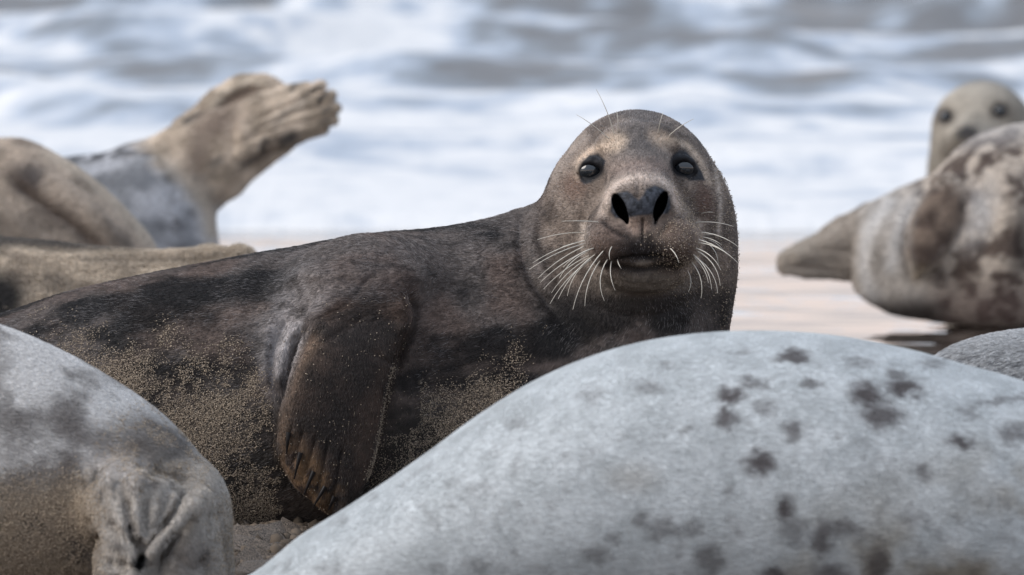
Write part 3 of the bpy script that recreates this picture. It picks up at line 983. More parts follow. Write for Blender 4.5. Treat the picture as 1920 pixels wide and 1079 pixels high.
MAIN_FURROWS = [
    # neck folds
    ([(985, 392), (975, 430), (980, 480), (1000, 530), (1040, 585)], 9, 9), ([(1010, 400), (1000, 450), (1014, 505), (1045, 550)], 10, -6),
    ([(1010, 545), (1060, 610), (1120, 650)], 12, 5), ([(1060, 575), (1130, 620), (1220, 640)], 10, 4),
    ([(1090, 560), (1150, 588), (1230, 590), (1300, 560)], 9, 4),
    # head: brow to muzzle lines, cheek
    ([(1085, 290), (1078, 320), (1085, 350)], 6, 3), ([(1130, 345), (1160, 320), (1195, 310), (1235, 318), (1262, 345)], 7, 3),
    ([(1118, 352), (1112, 385), (1095, 430)], 12, 5), ([(1275, 350), (1284, 385), (1302, 430)], 12, 5),
    ([(1335, 330), (1342, 380), (1340, 440)], 7, 4),
    ([(1060, 300), (1078, 270), (1110, 245)], 8, 3),
    # nose, lips
    ([(1193, 345), (1192, 378)], 5, 4), ([(1199, 412), (1199, 455)], 4, 6), ([(1126, 416), (1148, 434), (1174, 448)], 6, 5), ([(1248, 420), (1228, 446)], 6, 5), ([(1090, 400), (1086, 440), (1094, 490)], 9, 7), ([(1310, 395), (1315, 440), (1306, 490)], 9, 7),
    ([(1138, 492), (1160, 487), (1203, 484), (1240, 484), (1266, 493)], 5, 8), ([(1128, 497), (1165, 503), (1203, 507), (1228, 500), (1268, 501)], 5, 7),
    ([(1130, 520), (1170, 532), (1205, 535), (1245, 531), (1275, 516)], 4, 3), ([(1105, 500), (1130, 530), (1170, 550), (1205, 555), (1250, 546), (1290, 512)], 8, 6),
    # shoulder, armpit
    ([(600, 620), (570, 645), (552, 690), (540, 740)], 9, 12), ([(575, 600), (545, 640), (530, 700), (528, 740)], 9, -9), ([(545, 600), (520, 650), (516, 700), (528, 750)], 7, 6),
    ([(520, 590), (503, 650), (508, 710), (530, 770)], 9, -6),
    ([(610, 640), (650, 615), (690, 590)], 6, 5), ([(600, 600), (660, 565), (700, 520)], 8, 6), ([(640, 520), (680, 530), (720, 505)], 6, 4), ([(715, 480), (740, 470), (760, 468)], 5, 4),
    ([(768, 545), (784, 580), (776, 620), (756, 660), (746, 700)], 9, 14), ([(750, 560), (758, 590), (750, 625)], 14, -7), ([(640, 480), (580, 530), (545, 590)], 14, 4), ([(560, 470), (500, 530), (470, 600)], 18, 4),
    ([(700, 655), (720, 668), (742, 680)], 4, 3),
    # between the digits
    ([(575, 800), (560, 850), (552, 868)], 4, 6), ([(600, 810), (582, 870), (572, 893)], 4, 6), ([(622, 820), (606, 890), (595, 922)], 4, 6), ([(648, 830), (634, 905), (622, 945)], 4, 6),
    ([(555, 790), (545, 830)], 3, 4),
]
WIN = (-120, 130, 2040, 1150)
xs = steps((-790, -40, 16), (-40, 500, 7), (500, 800, 4), (800, 980, 6), (980, 1400, 3.0))
ys = steps((180, 560, 3.0), (560, 660, 4), (660, 970, 5), (970, 1060, 10))
zs = steps((-400, -140, 3.0), (-140, 0, 5), (0, 460, 18))
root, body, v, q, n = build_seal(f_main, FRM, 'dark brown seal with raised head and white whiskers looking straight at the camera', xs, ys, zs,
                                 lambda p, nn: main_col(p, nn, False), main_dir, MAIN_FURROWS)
if FUR:
    fur(body, FRM, v, q, n, main_col, main_dir, 340000, 10, 0.30, (-60, 150, 1420, 1040), lay=0.28, frost_sheen=0.22, frost_sheen_off=lambda p: ((p[:, 2] < -205) & (p[:, 0] > 520) & (p[:, 0] < 790) & (p[:, 1] > 570)) * 1.0, skip=main_skip, lenf=main_len)
    grains(body, FRM, v, q, n, main_sand, 78000, (-60, 150, 1420, 1040), (0.7, 1.35), 4.5)
# eyes
for (cx, cy, a) in ((1106, 322, -8), (1277, 317, 8)):
    uv_ball('eye', (cx, cy, EC[cx] + 13), (25, 19.5, 18), EYE, root, FRM, ang=a)
# claws
for (a, e) in (((549, 806), (545, 846)), ((571, 843), (559, 892)), ((595, 878), (577, 921)), ((616, 906), (595, 942)), ((633, 924), (622, 950))):
    pts = []
    for u in np.linspace(0, 1, 5):
        x_, y_ = a[0] + (e[0] - a[0]) * u, a[1] + (e[1] - a[1]) * u
        c_ = surf_c(f_main, x_, y_) 
        pts.append([x_, y_, max(c_, -305) - 6 + 5 * (u - 0.5) ** 2])
    pts = np.array(pts); pts[:, 2] = np.linspace(pts[0, 2], min(pts[0, 2] + 10, pts[-1, 2]), 5) - 4 * np.sin(np.linspace(0, 3.14, 5))
    V = tube('claw', pts, 5.0, 1.2, CLAW, root, 8, FRM)

# whiskers: root and tip on the photograph at 2.248x, bend
Z = lambda x, y: (960 + x / 2.248, 160 + y / 2.248)
WH = [((290, 625), (105, 655), 6), ((300, 660), (85, 752), 8), ((295, 685), (107, 815), 8), ((310, 700), (117, 832), 8), ((320, 730), (163, 875), 10), ((330, 735), (157, 920), 12),
      ((322, 742), (230, 888), 14), ((378, 700), (250, 945), 14), ((395, 735), (380, 908), 18), ((410, 745), (425, 865), 8), ((312, 705), (195, 815), 10), ((355, 583), (205, 580), 2), ((435, 738), (450, 776), 2), ((412, 684), (402, 738), 5),
      ((268, 668), (180, 702), 4), ((300, 672), (70, 780), 9), ((318, 722), (130, 860), 9), ((345, 715), (190, 900), 12), ((365, 740), (300, 930), 12), ((340, 690), (210, 770), 8), ((745, 715), (822, 860), -14), ((770, 668), (905, 730), -9),
      ((765, 583), (918, 600), -6), ((785, 625), (942, 692), -10), ((770, 655), (935, 757), -10), ((800, 635), (866, 640), -3), ((790, 645), (866, 678), -4), ((755, 690), (860, 782), -12), ((760, 700), (858, 846), -18),
      ((750, 725), (848, 877), -18), ((740, 745), (780, 897), -14), ((725, 780), (730, 872), -10), ((800, 660), (858, 757), -12), ((752, 730), (810, 835), -8), ((650, 690), (686, 752), -4), ((790, 545), (835, 540), -2), ((820, 655), (880, 700), -5),
      ((425, 215), (350, 30), 5), ((403, 235), (268, 135), 4), ((440, 208), (435, 120), 2), ((608, 213), (628, 125), -2), ((652, 223), (755, 152), -4)]
for (r0, t0, bend) in WH:
    a = np.array(Z(*r0)); b = np.array(Z(*t0))
    ca = surf_c(f_main, a[0], a[1]) or -200
    d = b - a; L = np.linalg.norm(d); pr = np.array([-d[1], d[0]]) / L
    pts = []
    for u in np.linspace(0, 1, 8):
        xy = a + d * u + pr * bend * 4 * u * (1 - u) * 0.6 * (1 if d[0] < 0 else 1)
        pts.append([xy[0], xy[1], ca + 2 - 22 * math.sin(u * 2.2) - 10 * u])
    tube('whisker', pts, 1.15, 0.4, WHISK, root, 5, FRM)

# ------------------------------------------------------------------ the pale spotted seal in front
FRW = Frame(11.2, 1400)
WB = dense([(330, 1160, 1188, 20, -20), (380, 1120, 1192, 90, -15), (480, 1072, 1198, 150, -5), (560, 1008, 1200, 190, 0), (640, 958, 1202, 215, 0), (720, 906, 1204, 240, 0), (800, 850, 1204, 260, 0), (900, 777, 1205, 280, 0), (1000, 716, 1205, 295, 0),
            (1100, 672, 1205, 305, 0), (1200, 643, 1205, 310, 0), (1300, 627, 1205, 312, 0), (1420, 621, 1205, 312, 0), (1560, 629, 1205, 310, 0), (1700, 655, 1205, 300, 0),
            (1800, 682, 1205, 290, 0), (1920, 716, 1205, 270, 0), (2100, 790, 1203, 230, 0), (2300, 890, 1200, 170, 0), (2480, 980, 1195, 110, 0), (2640, 1060, 1190, 60, 0), (2700, 1110, 1180, 25, 0)])
def f_white(p):
    return loft(p, WB, 'x', 2.15)
SPOTS = [(1480, 668, 26, 10, .8), (1405, 715, 24, 8, .6), (1360, 738, 22, 12, .9), (1355, 780, 16, 17, .8), (1425, 760, 20, 12, .5), (1475, 802, 18, 16, .7), (1413, 862, 26, 17, 1), (1510, 715, 16, 8, .6),
         (1612, 740, 28, 22, .9), (1640, 775, 32, 22, .8), (1685, 724, 28, 14, .9), (1670, 700, 16, 10, .6), (1782, 826, 20, 10, .9), (1740, 680, 24, 6, .4), (1715, 880, 12, 12, .6), (1885, 810, 24, 16, .6),
         (1100, 740, 20, 12, .35), (1210, 725, 22, 14, .4), (970, 790, 16, 10, .35), (1280, 800, 5, 5, .5), (1460, 945, 12, 26, .9), (1480, 990, 22, 22, .5), (1530, 1000, 18, 30, .75), (1570, 985, 30, 14, .6),
         (1240, 985, 30, 16, .5), (1290, 985, 20, 12, .45), (1195, 965, 16, 14, .5), (1110, 1030, 26, 16, .5), (1320, 1040, 24, 24, .6), (1440, 1068, 22, 12, .8), (1630, 1050, 18, 30, .7), (1545, 1065, 30, 16, .7), (1145, 1000, 12, 10, .4),
         (1370, 990, 14, 8, .4), (1355, 915, 8, 10, .4), (1560, 820, 6, 6, .3), (1800, 770, 14, 12, .4), (1860, 750, 40, 5, .5), (1900, 745, 30, 5, .5), (1605, 680, 22, 8, .4), (895, 1050, 18, 14, .35), (1010, 1060, 20, 10, .3), (1700, 960, 20, 14, .3), (1380, 660, 16, 5, .3), (1240, 680, 14, 5, .3)]
def white_col(p, n):
    m = fbm(p, 46, 4, 1.0)
    base = mix((0.475, 0.512, 0.532), (0.58, 0.62, 0.643), sstep(0.3, 0.7, m))
    base = base * (0.94 + 0.12 * fbm(p, 7, 2, 3))[:, None]
    x, y = p[:, 0], p[:, 1]
    wob = np.stack([fbm(p, 15, 3, 5.5) - 0.5, fbm(p, 15, 3, 6.6) - 0.5], 1) * 34
    pw = p.copy(); pw[:, :2] += wob
    # yellowish stained flank towards the belly, deepened to paint in its shade
    st = sstep(800, 1050, y + (x - 1700) * 0.35) * sstep(1250, 1600, x)
    base = mix(base, (0.27, 0.245, 0.20), 0.9 * st * sstep(0.25, 0.7, fbm(p, 80, 3, 8)))
    base = mix(base, (0.30, 0.26, 0.21), 0.3 * blob(p, (1180, 890), (45, 25), 0, .8))
    g = np.zeros(len(p))
    for (sx, sy, rx, ry, a) in SPOTS:
        m_ = (np.abs(x - sx) < rx * 2.5 + 20) & (np.abs(y - sy) < ry * 2.5 + 20)
        if m_.any():
            g[m_] = np.maximum(g[m_], min(1, a * 1.15) * blob(pw[m_], (sx, sy), (rx * 1.15, ry * 1.15), 0, .6))
    g = np.maximum(g, 0.30 * sstep(0.60, 0.75, fbm(p, 30, 3, 12)) * sstep(620, 1000, y))
    g = np.where(p[:, 2] > 60, 0, g)
    return mix(base, (0.070, 0.060, 0.062), 0.94 * g)
def flow(dx, dy, dz=0.0):
    return lambda p: np.tile(np.array([dx, dy, dz], float), (len(p), 1))
xs = steps((300, 460, 16), (460, 1960, 8), (1960, 2740, 30))
root, body, v, q, n = build_seal(f_white, FRW, 'big pale grey seal with dark spots lying across the front, head out of view', xs, steps((590, 1080, 7), (1080, 1240, 20)), steps((-340, 0, 10), (0, 350, 16)), white_col, None)
if FUR:
    fur(body, FRW, v, q, n, white_col, flow(0.9, 0.35), 200000, 8, 0.35, (420, 560, 2030, 1110), lay=0.09, clump=0.006, jit=0.07, tone=0.09)

# ------------------------------------------------------------------ the seal at the left front, hind flippers towards us
FRL = Frame(11.7, 100)
LB = dense([(-700, 760, 1100, 120, 60), (-500, 660, 1125, 190, 40), (-250, 590, 1135, 230, 20), (-100, 588, 1140, 240, 10), (0, 611, 1142, 240, 0), (100, 652, 1142, 235, 0), (200, 706, 1142, 225, 0), (300, 776, 1142, 205, 0), (370, 850, 1140, 165, 0), (410, 920, 1135, 115, 0), (430, 990, 1125, 60, 0), (437, 1060, 1110, 20, 0)])
def f_left(p):
    b = loft(p, LB, 'x', 2.1)
    # haunch
    b = smin(b, ell(p, (370, 980, -60), (66, 118, 120)), 30)
    # near hind flipper: thick wrist coming towards the camera, then hanging down
    a = capsule(p, (210, 935, -150), (258, 955, -300), 84, 66)
    a = smin(a, capsule(p, (256, 950, -300), (250, 1120, -350), 62, 58), 24)
    a = smin(a, capsule(p, (300, 932, -280), (338, 962, -310), 40, 28), 20)
    b = smin(b, a, 22)
    # folds that run together towards the tail
    for q0, q1, r0, r1 in (((228, 905, -352), (258, 1022, -398), 15, 11), ((262, 900, -352), (276, 990, -395), 14, 9), ((300, 915, -330), (290, 1000, -385), 17, 9), ((205, 975, -335), (262, 1035, -398), 14, 10),
                           ((212, 1062, -380), (268, 1064, -402), 15, 12), ((330, 930, -320), (304, 985, -372), 14, 9), ((262, 1075, -395), (262, 1130, -400), 16, 16)):
        b = smin(b, capsule(p, q0, q1, r0, r1), 9)
    # far hind flipper folded against it, its rim standing up
    r = capsule(p, (384, 935, -250), (402, 1100, -290), 26, 36)
    r = smin(r, capsule(p, (372, 945, -290), (350, 1090, -335), 24, 44), 18)
    r = smin(r, capsule(p, (382, 924, -310), (374, 945, -345), 17, 18), 8)
    r = smin(r, capsule(p, (374, 934, -345), (302, 1024, -412), 15, 10), 8)
    b = smin(b, r, 7)
    b = smax(b, -capsule(p, (352, 900, -330), (330, 985, -380), 5, 8), 8)
    b = smax(b, -ell(p, (330, 1040, -395), (14, 12, 34), -20), 10)
    b = smax(b, -ell(p, (278, 1040, -400), (11, 17, 50), 25), 8)
    return b
LEFT_FURROWS = [
    ([(250, 920), (262, 960), (272, 990), (285, 1030)], 8, 9), ([(292, 920), (290, 960), (292, 1000)], 8, 7), ([(215, 965), (238, 985), (262, 1010)], 8, 7), ([(215, 1035), (235, 1047), (262, 1042)], 8, 9),
    ([(225, 1075), (245, 1062), (270, 1050)], 8, 6), ([(330, 905), (318, 950), (298, 990)], 7, 6), ([(350, 918), (345, 945), (310, 990)], 6, 8), ([(240, 880), (232, 905), (235, 935)], 9, 5), ([(275, 880), (270, 910)], 9, -5),
    ([(172, 960), (190, 990), (200, 1020)], 8, 9), ([(182, 905), (190, 885), (200, 875)], 6, 5), ([(165, 895), (172, 915)], 6, 4), ([(296, 872), (330, 885), (362, 905)], 8, 8), ([(300, 880), (320, 860), (345, 853)], 12, 5),
    ([(340, 1030), (370, 1050), (395, 1060)], 9, 5), ([(318, 1035), (330, 1010), (352, 985)], 8, 8), ([(390, 1035), (398, 1055)], 8, 6), ([(262, 1030), (262, 1079)], 8, -6), ([(300, 1040), (300, 1079)], 8, 7),
    ([(205, 900), (230, 870), (270, 872)], 16, -5), ([(265, 940), (268, 975)], 8, -5), ([(300, 940), (305, 975)], 7, -4),
    ([(410, 950), (404, 975), (402, 1000)], 8, 6),
]
def left_sand(p):
    x, y = p[:, 0], p[:, 1]
    s = (1 - sstep(140, 230, x)) * sstep(860, 990, y + x * 0.12) * sstep(0.25, 0.55, fbm(p, 70, 4, 3.3))
    s = np.maximum(s, 0.35 * blob(p, (300, 850), (90, 60), 30, .7) * sstep(0.45, 0.6, fbm(p, 30, 3, 2.)))
    s = np.maximum(s, 0.25 * sstep(380, 430, x) * sstep(900, 960, y))
    return s
def left_col(p, n):
    x, y = p[:, 0], p[:, 1]
    m = fbm(p, 70, 4, 1.5)
    base = mix((0.22, 0.21, 0.205), (0.66, 0.655, 0.65), sstep(0.3, 0.68, m + 0.22 * (1 - sstep(640, 820, y - x * 0.4)) - 0.1))  # coat lightened at the upper left: light from there painted in
    base = mix(base, (0.115, 0.10, 0.095), 0.8 * blob(p, (110, 840), (90, 70), 15, .9) * sstep(.3, .6, fbm(p, 50, 3, 4)))
    base = mix(base, (0.12, 0.10, 0.085), 0.85 * blob(p, (285, 838), (75, 45), 25, .8))  # shade of the cavity above the flipper, painted dark
    base = mix(base, (0.46, 0.42, 0.375), 0.85 * sstep(820, 900, y) * sstep(150, 230, x))
    base = mix(base, (0.42, 0.40, 0.39), 0.8 * blob(p, (225, 862), (60, 28), 20, .8))
    base = mix(base, (0.36, 0.285, 0.195), 0.9 * (1 - sstep(150, 230, x)) * sstep(860, 990, y + x * 0.12))
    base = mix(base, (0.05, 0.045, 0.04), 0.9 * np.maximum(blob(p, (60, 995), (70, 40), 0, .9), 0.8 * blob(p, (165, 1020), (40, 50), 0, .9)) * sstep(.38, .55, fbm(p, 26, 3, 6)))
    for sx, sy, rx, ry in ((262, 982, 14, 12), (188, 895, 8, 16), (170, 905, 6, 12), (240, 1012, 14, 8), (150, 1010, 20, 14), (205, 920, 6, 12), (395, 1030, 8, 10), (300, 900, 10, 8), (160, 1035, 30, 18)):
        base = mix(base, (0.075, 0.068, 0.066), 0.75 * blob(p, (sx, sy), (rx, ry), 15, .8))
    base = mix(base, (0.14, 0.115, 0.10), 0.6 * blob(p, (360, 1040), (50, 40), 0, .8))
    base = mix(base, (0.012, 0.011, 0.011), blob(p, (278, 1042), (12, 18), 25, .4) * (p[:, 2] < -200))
    s = left_sand(p)
    on = rng.random(len(p)) < s * 0.7
    return np.where(on[:, None], SAND * 1.1 * (0.6 + 0.8 * rng.random((len(p), 1))), base)
def left_dir(p):
    d = np.tile(np.array([0.8, 0.45, 0.0]), (len(p), 1))
    m = sstep(180, 240, p[:, 0]) * sstep(840, 900, p[:, 1])
    return mix(d, np.array([0.3, 1.0, -0.2]), m)
xs = steps((-740, -30, 24), (-30, 150, 8), (150, 450, 4.5), (450, 470, 10))
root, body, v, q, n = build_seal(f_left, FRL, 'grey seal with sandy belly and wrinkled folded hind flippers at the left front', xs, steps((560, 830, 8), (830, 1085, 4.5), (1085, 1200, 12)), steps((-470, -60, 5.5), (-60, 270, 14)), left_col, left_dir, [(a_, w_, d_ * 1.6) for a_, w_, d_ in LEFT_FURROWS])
if FUR:
    fur(body, FRL, v, q, n, left_col, left_dir, 110000, 8, 0.5, (-60, 540, 480, 1110), lay=0.25, clump=0.14)
    grains(body, FRL, v, q, n, left_sand, 17000, (-60, 560, 470, 1110), (0.8, 1.6), 4.0)

# ------------------------------------------------------------------ pale seal peeping in at the right edge
FRR = Frame(12.1, 1980)
RB = dense([(1700, 720, 1080, 20, 0), (1730, 690, 1090, 70, 0), (1770, 660, 1095, 110, 0), (1830, 636, 1100, 150, 0), (1920, 620, 1105, 185, 0), (2050, 612, 1105, 210, 0), (2250, 640, 1105, 215, 0), (2500, 740, 1100, 160, 0), (2700, 900, 1090, 80, 0), (2800, 1000, 1080, 30, 0)])
def right_col(p, n):
    m = fbm(p, 5, 2, 1)
    b = mix((0.44, 0.45, 0.46), (0.60, 0.61, 0.62), fbm(p, 40, 3, 2))
    return mix(b, (0.15, 0.155, 0.165), 0.75 * sstep(0.42, 0.6, m) * sstep(625, 690, p[:, 1] + (1920 - p[:, 0]) * .05))
root, body, v, q, n = build_seal(lambda p: loft(p, RB, 'x', 2.1), FRR, 'smooth pale grey back of a seal cut off by the right edge', steps((1680, 1980, 9), (1980, 2840, 30)), steps((590, 760, 9), (760, 1140, 24)), steps((-240, 240, 14)), right_col, None)
if FUR:
    fur(body, FRR, v, q, n, right_col, flow(-0.8, 0.4), 24000, 12, 0.6, (1690, 590, 2030, 760), lay=0.3, clump=0.12)

# ------------------------------------------------------------------ sandy seal lying behind the dark one at the left
FRS = Frame(15.4, 100)
SB = dense([(-760, 620, 770, 40, 20), (-620, 520, 785, 110, 10), (-400, 450, 788, 150, 0), (-150, 436, 788, 160, 0), (0, 449, 786, 155, 0), (100, 457, 775, 140, 0), (200, 468, 750, 120, 0), (300, 473, 700, 90, 0), (370, 472, 640, 62, -5), (420, 474, 560, 40, -8), (440, 480, 530, 22, -8)])
def f_sandy(p):
    b = loft(p, SB, 'x', 2.1)
    f = chain(p, [(330, 520, -20, 44), (400, 492, -30, 22), (450, 478, -40, 13), (470, 474, -42, 7)], 14, 0.8)
    f2 = chain(p, [(330, 510, 30, 40), (390, 482, 40, 18), (430, 474, 44, 8)], 14, 0.8)
    return smin(smin(b, f, 14), f2, 12)
def sandy_sand(p):
    return sstep(460, 480, p[:, 1]) * sstep(.25, .5, fbm(p, 60, 3, 2)) * (1 - blob(p, (15, 545), (50, 50), 0, .5))
def sandy_col(p, n):
    b = mix((0.36, 0.30, 0.24), (0.78, 0.67, 0.54), sstep(.3, .7, fbm(p * np.array([0.5, 1, 1]), 30, 4, 1)))
    b = mix(b, (0.05, 0.045, 0.042), 0.9 * (1 - sstep(455, 476, p[:, 1] - p[:, 0] * 0.05)) * (1 - sstep(180, 330, p[:, 0])))
    b = mix(b, (0.03, 0.028, 0.028), blob(p, (0, 560), (52, 48), 0, .5))
    b = mix(b, (0.09, 0.08, 0.075), 0.8 * blob(p, (110, 530), (28, 16), 20, .8))
    d, _ = seg_dist(p[:, :2], curve2([(160, 488), (260, 492), (360, 486), (430, 480)]))
    b = mix(b, (0.07, 0.058, 0.05), 0.65 * np.exp(-(d / 6) ** 2))
    b = mix(b, (0.42, 0.36, 0.29), 0.6 * sstep(280, 400, p[:, 0]) * (1 - sstep(478, 490, p[:, 1])))
    s = sandy_sand(p)
    on = rng.random(len(p)) < s * 0.3
    return np.where(on[:, None], SAND * 1.15 * (0.5 + rng.random((len(p), 1))), b)
SANDY_FUR = [([(160, 486), (260, 490), (360, 486), (430, 480)], 7, 6), ([(250, 505), (330, 500), (400, 490)], 6, 5), ([(60, 470), (180, 476)], 8, 4), ([(405, 478), (420, 486)], 4, 5), ([(300, 520), (390, 505)], 6, 4)]
root, body, v, q, n = build_seal(f_sandy, FRS, 'sand-caked seal lying low behind the dark seal, hind flippers pointing right', steps((-780, -40, 26), (-40, 490, 5)), steps((420, 600, 4), (600, 810, 18)), steps((-180, 0, 7), (0, 180, 14)), sandy_col, None, SANDY_FUR)
if FUR:
    fur(body, FRS, v, q, n, sandy_col, flow(0.7, 0.6), 60000, 9, 0.5, (-60, 420, 500, 620), lay=0.5, clump=0.3)
    grains(body, FRS, v, q, n, sandy_sand, 10000, (-60, 430, 480, 610), (0.9, 1.9), 5.0)

# ------------------------------------------------------------------ brown seal behind, left edge
FRB = Frame(17.4, 60)
BB = dense([(-620, 500, 640, 40, 0), (-480, 380, 655, 120, 0), (-300, 296, 660, 170, 0), (-120, 266, 662, 185, 0), (0, 262, 662, 185, 0), (45, 264, 662, 182, 0), (95, 286, 662, 175, 0), (150, 320, 662, 165, 0), (200, 360, 660, 150, 0), (250, 411, 658, 125, 0), (285, 455, 655, 95, 0), (305, 510, 650, 60, 0), (314, 570, 630, 25, 0)])
def brown_col(p, n):
    b = mix((0.25, 0.205, 0.168), (0.58, 0.49, 0.405), sstep(.3, .7, fbm(p, 60, 4, 1)))
    b = mix(b, (0.09, 0.082, 0.085), 0.8 * blob(p, (62, 335), (26, 22), 20, .9))
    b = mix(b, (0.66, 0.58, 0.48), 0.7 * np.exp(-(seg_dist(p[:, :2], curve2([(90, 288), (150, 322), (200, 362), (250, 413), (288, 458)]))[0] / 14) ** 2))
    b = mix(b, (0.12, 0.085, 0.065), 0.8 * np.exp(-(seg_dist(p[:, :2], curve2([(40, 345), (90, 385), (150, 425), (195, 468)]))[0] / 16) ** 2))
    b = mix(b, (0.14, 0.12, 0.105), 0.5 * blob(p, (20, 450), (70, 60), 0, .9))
    return b
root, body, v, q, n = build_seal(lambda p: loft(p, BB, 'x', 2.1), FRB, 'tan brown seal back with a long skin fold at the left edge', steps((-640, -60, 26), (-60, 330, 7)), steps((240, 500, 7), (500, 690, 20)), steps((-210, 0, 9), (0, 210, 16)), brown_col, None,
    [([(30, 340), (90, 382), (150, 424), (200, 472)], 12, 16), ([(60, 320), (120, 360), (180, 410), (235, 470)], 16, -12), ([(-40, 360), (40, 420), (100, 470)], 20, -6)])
if FUR:
    fur(body, FRB, v, q, n, brown_col, flow(0.8, 0.5), 30000, 9, 0.7, (-60, 240, 340, 500), lay=0.3, clump=0.12)

# ------------------------------------------------------------------ blue-grey seal with both hind flippers raised
FRT = Frame(18.6, 250)
TB = dense([(-420, 470, 590, 40, 40), (-300, 390, 598, 100, 40), (-150, 330, 600, 135, 30), (0, 304, 600, 150, 10), (100, 298, 600, 155, 0), (190, 290, 600, 150, 0), (250, 281, 600, 145, 0), (300, 285, 598, 130, 0), (345, 315, 595, 110, 0), (380, 355, 590, 80, 0), (400, 400, 575, 45, 0), (408, 450, 540, 18, 0)])
def f_tail(p):
    b = loft(p, TB, 'x', 2.15)
    t = chain(p, [(300, 350, 0, 92), (365, 300, -8, 66), (430, 268, -16, 56), (500, 232, -22, 48), (560, 212, -24, 42), (578, 206, -24, 36)], 26, 0.62)
    t = smin(t, chain(p, [(340, 380, -10, 40), (395, 372, -14, 20), (430, 345, -18, 22), (520, 270, -26, 20)], 16, 0.7), 18)
    u = chain(p, [(366, 258, 25, 50), (414, 202, 40, 31), (455, 176, 44, 30), (495, 166, 42, 20), (520, 166, 40, 12)], 16, 0.55)
    t = smin(t, u, 5)
    t = smin(t, chain(p, [(540, 185, -20, 16), (575, 173, -22, 15)], 10, 0.7), 10)
    for q0, q1, r0, r1 in (((455, 236, -50), (602, 163, -44), 13, 11), ((455, 247, -54), (620, 182, -52), 13, 11.5), ((455, 258, -56), (629, 205, -54), 13, 11), ((455, 270, -54), (624, 226, -50), 13, 11), ((450, 284, -48), (606, 243, -42), 14, 11)):
        t = smin(t, capsule(p, q0, q1, r0, r1, 0.9), 3)
    return smin(b, t, 30)
def tail_col(p, n):
    x, y = p[:, 0], p[:, 1]
    body = mix((0.28, 0.29, 0.31), (0.62, 0.63, 0.66), sstep(.3, .7, fbm(p, 50, 3, 1)))
    body = mix(body, (0.045, 0.048, 0.055), 0.9 * np.exp(-(seg_dist(p[:, :2], curve2([(140, 298), (200, 293), (255, 282), (292, 296), (318, 335)]))[0] / 13) ** 2) * sstep(.25, .5, fbm(p, 20, 2, 3)))
    body = mix(body, (0.09, 0.082, 0.085), 0.75 * blob(p, (345, 385), (22, 55), 15, .8) * sstep(.3, .6, fbm(p, 22, 3, 5)))
    body = mix(body, (0.66, 0.58, 0.48), 0.85 * np.exp(-(seg_dist(p[:, :2], curve2([(310, 290), (350, 335), (385, 385), (398, 440)]))[0] / 18) ** 2))
    tl = mix((0.46, 0.385, 0.305), (0.80, 0.69, 0.57), sstep(.3, .7, fbm(p, 36, 3, 2)))
    tl = mix(tl, (0.26, 0.20, 0.165), 0.85 * blob(p, (410, 232), (45, 28), -20, .9))
    tl = mix(tl, (0.22, 0.165, 0.135), 0.7 * blob(p, (372, 290), (22, 45), 10, .9))
    for ln, wd, a in (([(548, 258), (530, 268)], 11, .9), ([(495, 288), (480, 300), (455, 312)], 7, .7), ([(612, 180), (598, 190)], 5, .95), ([(622, 204), (606, 211)], 4.5, .8), ([(598, 164), (584, 173)], 4.5, .9), ([(616, 227), (600, 233)], 4, .7), ([(572, 190), (545, 208), (515, 232)], 9, .4), ([(345, 230), (375, 215)], 6, .75), ([(552, 160), (545, 172)], 4, .8), ([(400, 310), (412, 302)], 9, .6), ([(490, 280), (498, 265)], 6, .8)):
        tl = mix(tl, (0.045, 0.045, 0.05), a * np.exp(-(seg_dist(p[:, :2], curve2(ln))[0] / wd) ** 2))
    tl = mix(tl, (0.17, 0.12, 0.09), 0.85 * blob(p, (452, 180), (46, 13), -27, .6))
    tl = mix(tl, (0.80, 0.72, 0.60), 0.6 * np.exp(-(seg_dist(p[:, :2], curve2([(395, 198), (425, 168), (458, 153), (494, 157)]))[0] / 7) ** 2))
    tl = mix(tl, (0.20, 0.145, 0.11), 0.45 * np.exp(-(seg_dist(p[:, :2], curve2([(405, 375), (430, 345), (470, 312), (520, 275)]))[0] / 11) ** 2))
    tm = sstep(-48, 30, (x - 330) * 0.75 - (y - 320) * 0.85 + (fbm(p, 28, 3, 8) - 0.5) * 70)
    return mix(body, tl, tm)
root, body, v, q, n = build_seal(f_tail, FRT, 'blue-grey seal raising both tan hind flippers into the air at the left', steps((-440, 110, 22), (110, 650, 5)), steps((130, 490, 5), (490, 640, 18)), steps((-170, 80, 6), (80, 180, 14)), tail_col, None,
    [([(410, 202), (440, 178), (480, 165)], 10, 9), ([(395, 222), (450, 200), (500, 178)], 6, -5), ([(470, 232), (520, 207), (590, 174)], 4, 4), ([(470, 248), (530, 222), (605, 192)], 4, 4), ([(470, 260), (530, 238), (610, 215)], 4, 4), ([(345, 232), (378, 215)], 6, 8), ([(425, 340), (470, 308), (520, 272)], 8, 2), ([(600, 205), (608, 178)], 4, 6), ([(575, 178), (595, 172)], 5, 6), ([(440, 275), (500, 245)], 9, 4)])
if FUR:
    fur(body, FRT, v, q, n, tail_col, flow(0.85, -0.3), 36000, 7, 0.6, (110, 130, 660, 500), lay=0.25, clump=0.12)

